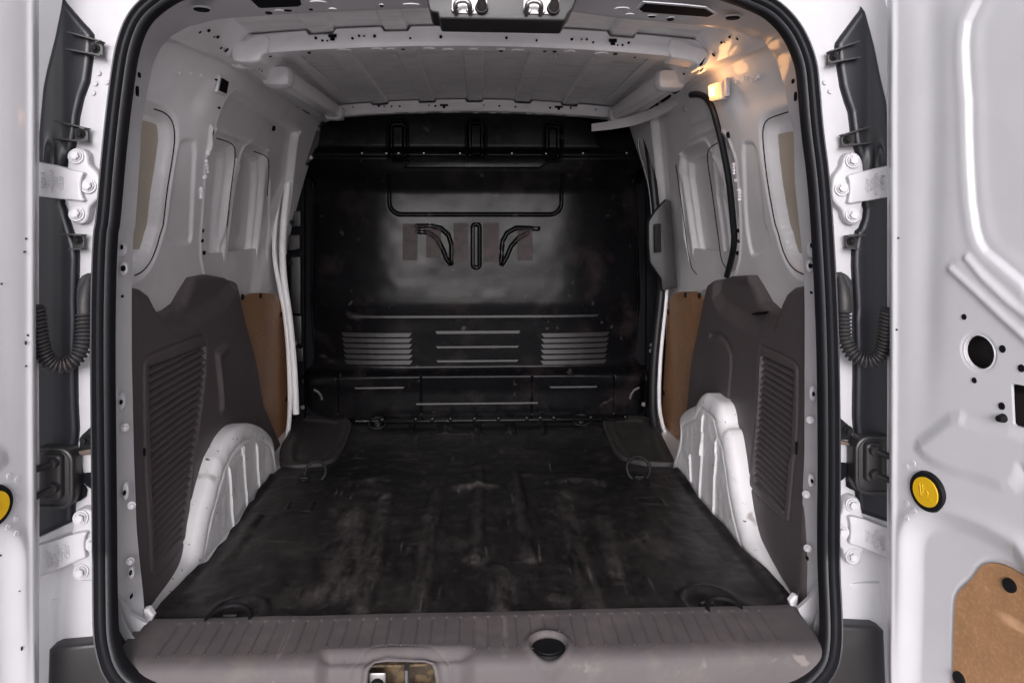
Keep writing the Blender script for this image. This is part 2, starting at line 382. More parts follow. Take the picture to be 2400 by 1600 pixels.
def sweep_closed(name, P, prof, m, parent=van, label=None, cen=None):
    n = len(P); T = np.roll(P, -2, 0) - np.roll(P, 2, 0); T /= np.linalg.norm(T, axis=1)[:, None]
    dn = np.array([0, -1.0, 0]); O = np.cross(T, dn); O /= np.linalg.norm(O, axis=1)[:, None]
    c = P.mean(0) if cen is None else cen
    if ((P - c) * O).sum(1).mean() < 0: O = -O
    V = np.concatenate([P + O * a + dn * d for a, d in prof]); k = len(prof); Fc = []
    for j in range(k - 1):
        for i in range(n): Fc.append((j * n + i, j * n + (i + 1) % n, (j + 1) * n + (i + 1) % n, (j + 1) * n + i))
    o = link(name, mesh_from(name, V, Fc), m, parent, label); sharp(o.data, 50); return o
w2 = .0178
sprof = [(-w2, -.014), (-w2, .006), (-.0165, .0125), (-.0135, .0155), (-.010, .0165), (-.0065, .0095), (-.004, .004), (-.002, .010), (.001, .0135), (.006, .0125), (.008, .0085), (.010, .011), (.0125, .017), (.0150, .0175), (.0168, .013), (w2, .006), (w2, -.10)]
seal = sweep_closed('door_seal', sealP, sprof, 'rubber', van, 'black twin-lip rubber seal around the rear opening')
# rear face between seal and body side
n = len(sealP); cen = sealP.mean(0); ang = np.arctan2(sealP[:, 2] - cen[2], sealP[:, 0] - cen[0])
xo, zt, zb = .955, 1.47, -.42
dx, dz = np.cos(ang), np.sin(ang); tt = np.minimum(np.where(dx > 0, (xo - cen[0]) / np.maximum(dx, 1e-6), (-xo - cen[0]) / np.minimum(dx, -1e-6)), np.where(dz > 0, (zt - cen[2]) / np.maximum(dz, 1e-6), (zb - cen[2]) / np.minimum(dz, -1e-6)))
outer = np.stack([np.clip(cen[0] + dx * tt, -np.interp(cen[2] + dz * tt, [.85, 1.1, 1.3, 1.47], [.955, .90, .83, .77]), np.interp(cen[2] + dz * tt, [.85, 1.1, 1.3, 1.47], [.955, .90, .83, .77])), np.full(n, -.045), cen[2] + dz * tt], 1)
inn = sealP.copy(); inn[:, 1] = np.maximum(inn[:, 1] + .03, -.058)
A_ = np.concatenate([inn, inn[:1]]); B_ = np.concatenate([outer, outer[:1]])
ribbon('rear_frame', A_, B_, 'jamb', van, 'white painted body frame round the opening', nv=6)

# inner flange of the opening
flL = cat(C(7, [(1000, 1165), (985, 950), (960, 720), (940, 500), (922, 0)]), C(4, [(906, 900), (906, 400), (918, 0)]), C(1, [(930, 1568), (965, 1050), (968, 900), (1010, 650), (1050, 450), (1105, 330), (1190, 240), (1300, 180), (1500, 122), (1800, 100), (2090, 82), (2349, 70)]))
flT = np.array([(1001, 16), (1177, 14), (1352, 26), (1430, 37), (1600, 53)], float)
flR = cat(C(3, [(250, 185), (430, 220), (560, 290), (650, 420), (700, 600), (735, 780), (765, 920), (772, 1250), (805, 1568)]), C(6, [(835, 300), (840, 600), (838, 1568)]), C(9, [(828, 200), (818, 700), (790, 980), (790, 1075)]))
fl = cat(flL, flT, flR); fy = .03 + .09 * (1 - sstep(80, 300, fl[:, 1])) - .16 * np.clip((fl[:, 1] - 1440) / 110, 0, 1)
flP = onY(fl, fy); flP = resample(flP, 260)
# matching outer points: nearest along the seal path by parameter
sp = onY(cat(np.array([(262, 1548)], float), sealL, sealTop, sealR, np.array([(1941, 1540)], float)), -.060); sp = resample(smooth_closed(sp, 2, False), 900)
def match(P, Q):
    # monotone nearest matching using projected y=const plane
    out = []; k = 0
    for p in P:
        win = Q[k:k + 60]; d = np.linalg.norm((win - p)[:, [0, 2]], axis=1); j = k + int(d.argmin()); out.append(Q[j]); k = j
    return np.array(out)
fo = match(flP, sp)
for _ in range(6): fo[1:-1] = (fo[:-2] + fo[1:-1] * 2 + fo[2:]) / 4
def fprof(t): return 0
flange = ribbon('opening_flange', fo, flP, 'jamb', van, 'white inner flange of the rear opening with punched holes', nv=8)
# short return behind the flange edge
rb = flP + np.array([0, .012, 0]); rb[:, 0] *= 1.012
ribbon('flange_edge', flP, rb, 'jamb', flange, nv=1)
# holes, nuts on the flange
def onflange(S, y=-.012): return onY(S, y)
for (k, x, y, rx, rz) in [(1, 973, 524, 6, 19), (1, 959, 634, 7, 36), (4, 817, 134, 8, 19), (4, 855, 132, 6, 17), (4, 864, 277, 14, 20), (4, 857, 467, 4, 9), (4, 850, 1190, 7, 17), (7, 873, 247, 8, 17), (7, 915, 792, 7, 17), (7, 918, 955, 5, 14),
                          (3, 747, 566, 7, 17), (3, 764, 670, 7, 34), (6, 871, 120, 6, 16), (6, 902, 124, 6, 16), (6, 865, 259, 13, 18), (6, 872, 442, 4, 9), (6, 886, 1135, 7, 16), (9, 876, 168, 7, 15), (9, 844, 694, 6, 15), (6, 917, 608, 3, 9)]:
    p = onflange(C(k, [(x, y)]), -.008)[0]; rr = K / F * 1.53
    disc('hole', p + np.array([0, -.009, 0]), (0, -1, 0), rx * rr, 'hole', flange, ry=rz * rr, h=.004)
for (k, x, y, rx, rz) in [(4, 846, 1190, 26, 60), (4, 843, 150, 38, 50), (4, 862, 280, 28, 46), (7, 876, 240, 20, 60), (7, 915, 800, 20, 40), (6, 886, 1135, 24, 56), (9, 874, 168, 22, 45), (6, 880, 150, 34, 60), (6, 865, 262, 24, 44)]:
    p = onflange(C(k, [(x, y)]), -.008)[0]; rr = K / F * 1.53
    disc('hole_rim', p + np.array([0, -.0045, 0]), (0, -1, 0), rx * rr, 'jamb', flange, ry=rz * rr, h=.003)
for (k, x, y) in [(4, 860, 1372), (7, 905, 345), (7, 895, 728), (6, 878, 1320), (9, 850, 270), (9, 860, 640)]:
    p = onflange(C(k, [(x, y)]), -.012)[0]; bolt('nut', p, (-.5 * np.sign(p[0]), -1, 0), .0064, 'jamb', flange)
# header holes
def hdr(S): return onZ(S, 1.249)
for (k, x, y, rx, ry_) in [(1, 1388, 60, 55, 14), (1, 1850, 82, 25, 8), (1, 2140, 58, 14, 5), (3, 345, 117, 50, 12), (2, 2265, 127, 24, 8), (2, 278, 34, 14, 5), (1, 1982, 65, 28, 5), (2, 2138, 108, 26, 4)]:
    S = C(k, [(x, y), (x + rx, y), (x, y + ry_)]); p = hdr(S)
    disc('hole', p[0] - np.array([0, 0, .003]), (0, 0, -1), abs(p[1, 0] - p[0, 0]), 'hole', flange, ry=abs(p[2, 1] - p[0, 1]), h=.001, up=(0, 1, 0))
    if rx > 30 or k == 2: disc('hole_rim', p[0] - np.array([0, 0, .001]), (0, 0, -1), abs(p[1, 0] - p[0, 0]) * 1.3, 'jamb', flange, ry=abs(p[2, 1] - p[0, 1]) * 1.5, h=.0008, up=(0, 1, 0))
for (k, x, y, rx, ry_) in [(1, 2190, 16, 60, 12), (2, 1930, 60, 55, 12), (2, 1985, 100, 35, 9), (1, 1930, 78, 40, 12), (2, 480, 30, 60, 8), (1, 2290, 62, 30, 8)]:
    S = C(k, [(x, y), (x + rx, y), (x, y + ry_)]); p = hdr(S)
    disc('pressed_boss', p[0] - np.array([0, 0, .001]), (0, 0, -1), abs(p[1, 0] - p[0, 0]), 'jamb', flange, ry=abs(p[2, 1] - p[0, 1]), h=.001, up=(0, 1, 0))
for pts in ([(1715, -20), (1780, 42), (1800, 46), (2050, 36), (2075, 22), (2060, -20)],):
    b = B(); b.plate(hdr(C(1, pts)) - np.array([0, 0, .0035]), (0, 0, .002)); b.build('slot', 'hole', flange, smooth=False)
    b = B(); q = hdr(C(1, [(1700, -20), (1770, 54), (1800, 58), (2060, 48), (2098, 26), (2085, -20)])); b.plate(q - np.array([0, 0, .002]), (0, 0, .002)); b.build('slot_rim', 'jamb', flange, smooth=False)
b = B(); b.plate(hdr(C(2, [(2050, 55), (2090, 18), (2349, 40), (2500, 55), (2560, 90), (2520, 108), (2200, 84), (2080, 74)])) - np.array([0, 0, .0035]), (0, 0, .002)); b.build('slot', 'hole', flange, smooth=False)
b = B(); b.plate(hdr(C(2, [(2032, 55), (2075, 8), (2349, 28), (2510, 45), (2585, 92), (2530, 122), (2200, 98), (2070, 86)])) - np.array([0, 0, .002]), (0, 0, .002)); b.build('slot_rim', 'jamb', flange, smooth=False)

for Sp in (C(7, [(740, 960), (800, 960), (900, 1100), (1010, 1160), (985, 1176), (940, 1243), (905, 1300), (960, 1480), (960, 1600), (720, 1600), (690, 1400)]), C(9, [(1010, 860), (950, 860), (880, 980), (795, 1060), (812, 1096), (855, 1162), (880, 1205), (800, 1400), (800, 1560), (1040, 1560), (1040, 1200)])):
    p = onY(Sp, -.034); b = B(); b.plate(p + np.array([0, .01, 0]), (0, -.01, 0)); b.build('flange_foot', 'jamb', flange)
for (k, x, y) in [(3, 980, 568), (3, 1016, 630), (3, 950, 632), (1, 678, 505), (1, 655, 575), (1, 735, 565), (1, 640, 640)]:
    disc('spot_weld', onY(C(k, [(x, y)]), -.046)[0], (0, -1, 0), .0048, 'jamb', van, h=.0012)
# ------------------------------------------------------------------ side walls
def wall(sg, feats, label):
    g = lambda y, z: sg * gW(y, z)
    q = lambda S: onX(S, g)[:, 1:]
    us = np.linspace(.02, 1.56, 380); vs = np.linspace(.30, 1.235, 250)
    rec = q(feats['recess']); door = q(feats['door']); P1 = q(feats['P1']); P2 = q(feats['P2']); pil = q(feats['pillar'])
    rail = q(feats['rail']); ribs = [q(r) for r in feats['ribs']]; lines = [q(r) for r in feats['lines']]; soft = [q(r) for r in feats['soft']]
    def fn(Y, Z):
        h = np.zeros_like(Y)                                  # + = towards the outside
        h += .030 * fill(sdpoly(Y, Z, rec), .003)
        h += .012 * fill(sdpoly(Y, Z, rec) - .012, .008)
        dd = sdpoly(Y, Z, door); h += .028 * fill(dd, .010) - .004 * ridge(dd, .008)
        for P in (P1, P2):
            s = sdpoly(Y, Z, P); h += .020 * fill(s, .004) + .016 * fill(s - .018, .010) - .004 * ridge(s - .034, .006)
        s = sdpoly(Y, Z, pil); h += .007 * fill(s, .006)
        for r in ribs: h -= .009 * fill(dline(Y, Z, r) - .006, .006)
        for r in lines: h -= .010 * fill(dline(Y, Z, r) - .004, .008)
        for r in soft: h += .012 * ridge(dline(Y, Z, r), .035)
        # roof rail stands proud above the rail line
        zr = np.interp(Y, *zip(*sorted(map(tuple, rail)))) if len(rail) > 1 else 1.2
        h -= .022 * sstep(-.006, .006, Z - zr)
        h += .0012 * vnoise(Y, Z, 9, 5)
        return np.stack([sg * (gW(Y, Z) + h), Y, Z], -1)
    wp = [(.02, .3), (1.56, .3), (1.56, 1.235), (.125, 1.235), (.10, 1.19), (.05, 1.10), (.022, 1.0)]
    o = panel('side_wall', us, vs, fn, 'inner', poly=wp, parent=van, label=label, flip=(sg > 0))
    # quarter window blanked with a beige panel
    bp = onX(feats['beige'], lambda y, z: sg * (gW(y, z) + .038))[:, 1:]; us2 = np.linspace(bp[:, 0].min() - .01, bp[:, 0].max() + .01, 40); vs2 = np.linspace(bp[:, 1].min() - .01, bp[:, 1].max() + .01, 60)
    bo = panel('window_blank', us2, vs2, lambda Y, Z: np.stack([sg * (gW(Y, Z) + .038), Y, Z], -1), 'beige', poly=smooth_closed(bp, 2), parent=o, label='beige blanking panel in the rear quarter window', flip=(sg > 0), skirt=(sg * .003, 0, 0))
    def seam(P, r=.0016):
        P = resample(smooth_closed(onX(P, lambda y, z: g(y, z)), 2, False), 40); b = B(); b.tube(P, r, 6); b.build('panel_seam', 'hole', o)
    for k in feats.get('seams', []): seam(k)
    return o, q, g
LW = dict(
    recess=smooth_closed(cat(C(1, [(900, 700), (1000, 738), (1060, 752), (1130, 772), (1185, 825), (1206, 920), (1190, 1080), (1150, 1300), (1122, 1568)]), C(4, [(1108, 20), (1080, 130), (1040, 230), (985, 300), (930, 327), (820, 330)])), 2),
    beige=cat(C(1, [(900, 820), (985, 828), (1085, 858), (1116, 900), (1112, 1000), (1080, 1300), (1045, 1568)]), C(4, [(1020, 20), (1002, 110), (980, 148), (820, 152)])),
    door=smooth_closed(cat(C(1, [(2080, 900), (1900, 790), (1645, 638), (1590, 655), (1545, 730), (1500, 860), (1470, 1000), (1430, 1400)]), C(4, [(1405, 60), (1400, 330), (1500, 560), (1900, 620), (1975, 560), (1965, 0)]), C(1, [(1990, 1500), (2020, 1200), (2050, 930)])), 2),
    seams=[cat(C(1, [(1060, 752), (1130, 772), (1185, 825), (1206, 920), (1190, 1080), (1150, 1300), (1122, 1568)]), C(4, [(1108, 20), (1080, 130), (1040, 230), (985, 300), (930, 327)])), C(1, [(1490, 952), (1600, 985), (1625, 1045), (1590, 1300), (1562, 1560)]), C(1, [(1745, 1042), (1840, 1075), (1852, 1130), (1840, 1350)])],
    P1=smooth_closed(D([(488, 322), (520, 326), (541, 338), (548, 352), (545, 400), (531, 500), (528, 590), (518, 625), (482, 628), (470, 560), (480, 450)]), 1),
    P2=smooth_closed(D([(583, 348), (612, 358), (620, 375), (616, 450), (602, 590), (590, 632), (548, 632), (545, 600), (560, 480), (575, 380)]), 1),
    pillar=smooth_closed(cat(C(1, [(1240, 985), (1300, 960), (1350, 985), (1335, 1250), (1322, 1568)]), C(4, [(1322, 60), (1305, 110), (1165, 85), (1150, 20)]), C(1, [(1170, 1500), (1200, 1250)])), 1),
    rail=C(1, [(1100, 215), (1180, 255), (1400, 360), (1620, 480), (1830, 600), (2060, 740), (2220, 840)]),
    ribs=[D([(558, 368), (545, 450), (534, 540), (528, 596)]), D([(570, 380), (560, 450), (550, 540), (546, 600)])],
    lines=[C(1, [(1500, 900), (1700, 960), (1900, 1050)]), C(1, [(1640, 650), (2040, 868)]), C(1, [(1450, 880), (1430, 1060)]), D([(560, 641), (600, 646), (628, 642)]), D([(560, 664), (610, 664), (640, 656)]), D([(626, 345), (636, 420), (634, 520), (628, 600), (616, 640)])],
    soft=[C(1, [(1060, 560), (1200, 640), (1350, 690)])])
RW = dict(
    recess=smooth_closed(cat(C(3, [(860, 740), (760, 765), (640, 798), (580, 822), (553, 870), (550, 940), (562, 1080), (590, 1300), (640, 1568)]), C(6, [(655, 20), (680, 130), (720, 230), (775, 295), (830, 318), (920, 322)])), 2),
    beige=cat(C(3, [(860, 880), (755, 905), (665, 920), (632, 945), (628, 1000), (650, 1250), (700, 1568)]), C(6, [(722, 20), (745, 152), (830, 180), (920, 180)])),
    door=smooth_closed(cat(C(3, [(60, 640), (130, 655), (200, 730), (240, 900), (300, 1200), (345, 1500)]), C(6, [(352, 0), (345, 150), (300, 330), (150, 430), (-60, 445), (-180, 420), (-170, 0)]), C(3, [(-170, 1300), (-200, 1000), (-230, 700), (-100, 640)])), 2),
    seams=[cat(C(3, [(725, 772), (640, 798), (580, 822), (553, 870), (550, 940), (562, 1080), (590, 1300), (640, 1568)]), C(6, [(655, 20), (680, 130), (720, 230), (775, 295), (830, 318)])), cat(C(3, [(240, 985), (180, 1020), (165, 1080), (200, 1300), (235, 1568)]), C(6, [(245, 60), (265, 230), (305, 285)])), D([(1552, 378), (1570, 500), (1585, 612), (1600, 630)])],
    P1=smooth_closed(D([(1628, 345), (1645, 336), (1675, 330), (1688, 450), (1692, 560), (1680, 618), (1668, 612), (1655, 580), (1640, 480)]), 1),
    P2=smooth_closed(D([(1552, 378), (1560, 362), (1585, 352), (1612, 346), (1630, 450), (1652, 560), (1645, 625), (1605, 630), (1585, 612), (1570, 500)]), 1),
    pillar=smooth_closed(cat(C(3, [(410, 1000), (440, 980), (490, 990), (515, 1100), (550, 1400), (562, 1568)]), C(6, [(580, 0), (602, 110), (580, 130), (480, 210), (450, 100)]), C(3, [(430, 1500), (420, 1250)])), 1),
    rail=C(3, [(560, 290), (440, 375), (300, 450), (90, 575), (-60, 640), (-260, 740), (-420, 830)]),
    ribs=[D([(1598, 372), (1606, 450), (1618, 530), (1626, 600)]), D([(1609, 376), (1620, 450), (1634, 540), (1641, 604)])],
    lines=[C(3, [(0, 960), (120, 900), (240, 850)]), C(3, [(0, 860), (210, 770)]), D([(1548, 355), (1547, 430), (1557, 540), (1572, 622)]), D([(1560, 640), (1600, 645), (1640, 642)]), D([(1545, 655), (1590, 664), (1630, 664)])],
    soft=[C(3, [(400, 690), (560, 650), (690, 600)])])
wl, qL, gL = wall(-1, LW, 'left white inner side wall'); wr, qR, gR = wall(1, RW, 'right white inner side wall')
def whole(o, g, k, x, y, rx, ry_, sq=False, rim=0, m='hole', off=-.004):
    sg = np.sign(g(.5, .8)); S = C(k, [(x, y), (x + rx, y), (x, y + ry_)]); p = onX(S, g)
    nrm = (-sg, 0, -.2)
    c = p[0] + np.array([sg * off, 0, 0])
    disc('hole', c, nrm, max(.001, abs(p[1, 1] - p[0, 1])), m, o, ry=max(.001, abs(p[2, 2] - p[0, 2])), square=sq, h=.003)
    if rim: disc('hole_rim', c + np.array([sg * .003, 0, 0]), nrm, abs(p[1, 1] - p[0, 1]) * rim, 'inner', o, ry=abs(p[2, 2] - p[0, 2]) * rim, square=sq, h=.003)
whole(wl, gL, 1, 1527, 592, 34, 48, True, 1.35)
for (x, y, rx, ry_) in [(1477, 550, 3, 8), (1498, 743, 3, 8)]:
    whole(wl, gL, 1, x, y, rx, ry_, rx == 8 and ry_ < 17, 0, off=-.028 if y < 500 and x != 1477 else -.004)
whole(wl, gL, 1, 1897, 885, 7, 22, off=.006); whole(wl, gL, 1, 1452, 910, 5, 28, off=-.004)
for (x, y, rx, ry_) in [(1381, 88, 5, 12), (1394, 172, 6, 15), (1385, 20, 3, 14)]: whole(wl, gL, 4, x, y, rx, ry_)
whole(wr, gR, 3, 322, 930, 6, 24); whole(wr, gR, 3, 290, 600, 10, 18)
for (x, y, rx, ry_) in [(396, 92, 6, 12), (388, 174, 7, 15), (392, 20, 3, 14)]: whole(wr, gR, 6, x, y, rx, ry_)
def blob(o, g, k, pts, r, name='sealant_bead'):
    P = onX(C(k, pts), g); sg = np.sign(P[0, 0]); P[:, 0] -= sg * .002
    P = resample(P, 12); rr = [r * (1 + .35 * math.sin(i * 2.1)) * (0.5 if i in (0, 11) else 1) for i in range(12)]
    b = B(); b.tube(P, rr, 10); b.build(name, 'inner', o)
for pts in ([(1412, 1095), (1420, 1190)], [(1378, 1290), (1380, 1365)], [(1420, 1040), (1424, 1060)], [(1400, 1210), (1400, 1225)]): blob(wl, gL, 1, pts, .005)
for pts in ([(360, 1120), (362, 1200)], [(395, 1300), (397, 1380)], [(375, 1230), (376, 1245)]): blob(wr, gR, 3, pts, .005)
for (k, o, g, x, y) in [(1, wl, gL, 1240, 505), (1, wl, gL, 1315, 505), (1, wl, gL, 1385, 520), (3, wr, gR, 372, 564), (3, wr, gR, 432, 540), (3, wr, gR, 478, 552), (3, wr, gR, 505, 545), (3, wr, gR, 525, 528)]:
    whole(o, g, k, x, y, 6, 14, m='inner', off=-.001)
# black sliding-door seal on the right
P = onX(cat(C(3, [(60, 655), (110, 648), (165, 672), (205, 735), (240, 860), (285, 1050), (325, 1280), (350, 1568)]), C(6, [(357, 60), (345, 180), (305, 330)])), lambda y, z: gW(y, z) - .006)
P = resample(smooth_closed(P, 2, False), 60)
b = B(); b.tube(P, .0095, 12); b.build('sliding_door_seal', 'rubber', van, 'black sliding door seal curving down the right wall')

# ------------------------------------------------------------------ roof
us = np.linspace(-.66, .66, 620); vs = np.linspace(-.02, 1.58, 120)
ribx = []
for a, c in [((-60, 470), (245, 470)), ((470, 355), (575, 680)), ((910, 355), (920, 680)), ((1350, 355), (1255, 680)), ((1795, 355), (1592, 680))]: ribx.append(a[0])
rc = [onZ(C(2, [p]), 1.315)[0][0] for p in [(150, 520), (523, 520), (915, 520), (1303, 520), (1693, 520)]]
def roof_fn(X, Y):
    z = roofz(X)
    for c in rc: z = z - .011 * (sstep(-.031, -.027, X - c) - sstep(.027, .031, X - c)) * sstep(1.5, 1.45, Y)
    z = z + .0012 * vnoise(X, Y, 6, 2)
    return np.stack([X, Y, z], -1)
roof = panel('roof_panel', us, vs, roof_fn, 'roof', parent=van, label='unlined roof panel with pressed ribs', flip=True)
for (x, y) in [(288, 620), (338, 615), (397, 615), (643, 608), (704, 606), (980, 615), (1090, 615), (1200, 618), (598, 632)]:
    p = onZ(C(2, [(x, y)]), 1.305)[0]; disc('paint_run', p - np.array([0, 0, .0]), (0, 0, -1), .005, 'roof', roof, ry=.012, h=.0015, up=(0, 1, 0))
for (k, x, y) in [(2, 361, 372), (2, 1476, 382), (2, 1503, 372)]:
    p = onZ(C(k, [(x, y)]), 1.305)[0]; b = B(); b.cyl(p + (0, 0, .0), p - np.array([0, 0, .012]), .004, .002, 10); b.build('drip', 'jamb', roof)
def bow(name, y0, y1, zb, xe, label, drop, tabs):
    N = 160; X = np.linspace(-xe, xe, N); zc = lambda x: -drop * (x / xe) ** 2
    endf = sstep(xe, xe - .03, np.abs(X))
    prof = []
    ztop = np.array([roofz(x) - .001 for x in X]) - .004
    for t in tabs: ztop = ztop - .012 * (np.abs(X - t) < .034)
    pr = [lambda x, zt: (y0 + .004, zt), lambda x, zt: (y0, zt - .004), lambda x, zt: (y0, (zt + zb + zc(x)) / 2 + .003), lambda x, zt: (y0 - .0025, (zt + zb + zc(x)) / 2 - .003), lambda x, zt: (y0 - .0025, zb + zc(x) + .008), lambda x, zt: (y0 + .004, zb + zc(x)),
          lambda x, zt: (y1 - .005, zb + zc(x)), lambda x, zt: (y1, zb + zc(x) + .005), lambda x, zt: (y1, zt)]
    V = []; Fc = []
    for i, x in enumerate(X):
        for f in pr: yy, zz = f(x, ztop[i]); V.append((x, yy, zz))
    k = len(pr)
    for i in range(N - 1):
        for j in range(k - 1): Fc.append((i * k + j, i * k + j + 1, (i + 1) * k + j + 1, (i + 1) * k + j))
    Fc.append(tuple(range(k))[::-1]); Fc.append(tuple((N - 1) * k + j for j in range(k)))
    o = link(name, mesh_from(name, V, Fc), 'inner', van, label); sharp(o.data, 28); return o, (lambda x: zb + zc(x))
bow1, zb1 = bow('roof_bow', .35, .41, 1.262, .60, 'nearer white roof bow with a row of punched holes', .030, [c for c in rc])
bow2, zb2 = bow('roof_bow', 1.455, 1.53, 1.266, .60, 'far white roof bow above the bulkhead', .030, [c for c in rc])
def bh(o, y, k, lst):
    for it in lst:
        x, yy, r = it[:3]; p = onY(C(k, [(x, yy)]), y)[0]; rr = r * K / F * (y + 1.527)
        if len(it) > 3:
            b = B()
            if it[3] == 'T':
                b.box(p + np.array([0, -.003, r * 0 + .003]), (.022 * (y + 1.5) / 2, .004, .008)); b.box(p + np.array([0, -.0032, -.003]), (.011, .004, .012))
            else: b.box(p + np.array([0, -.003, 0]), (rr * 2, .004, rr * 1.8))
            b.build('slot', 'hole', o, smooth=False)
        else: disc('hole', p + np.array([0, -.0035, 0]), (0, -1, 0), rr, 'hole', o, h=.002)
bh(bow1, .35, 2, [(78, 268, 9), (123, 250, 8), (158, 251, 6), (230, 252, 11), (475, 267, 8), (685, 257, 11), (1136, 264, 10), (1343, 282, 8), (1585, 274, 10), (1653, 274, 6), (1688, 275, 8), (1732, 295, 8), (1900, 315, 6), (1933, 314, 8), (1976, 298, 9), (2338, 365, 7), (1867, 290, 9, 'T')])
bh(bow1, .35, 1, [(1758, 334, 9), (1792, 330, 7), (2175, 265, 10), (2220, 283, 8), (2254, 284, 6), (2290, 258, 9, 'T')])
bh(bow1, .35, 3, [(21, 371, 9)])
bh(bow2, 1.455, 2, [(258, 731, 8), (296, 734, 5), (346, 734, 6), (403, 733, 7), (602, 727, 5), (647, 731, 8), (707, 731, 8, 'T'), (980, 726, 5), (1087, 731, 7), (1197, 737, 7), (1436, 743, 8), (1496, 743, 8, 'T'), (1578, 744, 7), (1750, 755, 5), (1868, 750, 5), (1853, 775, 8, 'S'), (80, 738, 5)])
bh(bow2, 1.455, 1, [(2320, 755, 8, 'S'), (2305, 733, 4)])
def bu(o, zf, k, lst, m, zoff=-.0015):
    for (x, y, rx, ry_) in lst:
        z0 = zf; p = onZ(C(k, [(x, y), (x + rx, y)]), z0); p[:, 2] = z0
        for _ in range(3):
            zz = (zb1 if o is bow1 else zb2)(p[0, 0]); p = onZ(C(k, [(x, y), (x + rx, y)]), zz)
        disc('hole' if m == 'hole' else 'pressed_boss', p[0] + np.array([0, 0, zoff]), (0, 0, -1), abs(p[1, 0] - p[0, 0]), m, o, ry=ry_, h=.001, up=(0, 1, 0))
bu(bow1, 1.262, 2, [(245, 337, 40, .014), (605, 334, 45, .012), (735, 342, 38, .013), (910, 340, 32, .012), (1100, 342, 34, .012), (1215, 345, 45, .012), (1570, 355, 42, .014), (1790, 368, 50, .014), (340, 338, 30, .012), (20, 345, 50, .014)], 'inner')
bu(bow1, 1.262, 2, [(1467, 347, 14, .006), (1400, 346, 12, .005), (1885, 364, 16, .006), (1100, 343, 14, .005), (425, 331, 14, .003), (2020, 387, 8, .005)], 'hole', -.004)
bu(bow1, 1.262, 1, [(1735, 413, 38, .022), (1856, 379, 14, .006), (2128, 355, 12, .008)], 'hole', -.004)
bu(bow1, 1.262, 3, [(48, 447, 34, .022)], 'hole', -.004)
bu(bow2, 1.266, 2, [(330, 778, 35, .012), (485, 776, 28, .012), (560, 776, 25, .012), (725, 772, 35, .012), (800, 772, 18, .01), (925, 777, 20, .01), (1040, 776, 25, .01), (1130, 777, 35, .012), (1290, 783, 25, .01), (1362, 785, 25, .01), (1495, 790, 28, .012), (1580, 797, 35, .01)], 'inner')
# raised end brackets of the nearer bow
Q2 = lambda pts: np.array(pts, float) * (533 / 2348) + np.array([187, 0]); Q4 = lambda pts: np.array(pts, float) * (533 / 2348) + np.array([1500, 0])
for S in (Q2([(1950, 345), (1780, 355), (1720, 405), (1610, 428), (1568, 470), (1560, 560), (1575, 620), (1640, 642), (1860, 640), (1870, 560), (1950, 545)]), Q4([(300, 375), (480, 420), (550, 470), (650, 485), (700, 525), (712, 620), (690, 660), (620, 700), (590, 690), (620, 655), (420, 605), (300, 590)])):
    p = onY(smooth_closed(S, 2), .338); b = B(); b.plate(p + np.array([0, .070, 0]), (0, -.070, 0), .007); b.build('bow_end', 'inner', bow1)
    p = onY(smooth_closed(S, 2), .42); c_ = p.mean(0); p = (p - c_) * 1.12 + c_; p[:, 2] -= .012; b = B(); b.plate(p + np.array([0, .02, 0]), (0, -.02, 0), .006); b.build('bow_bracket', 'inner', bow1)
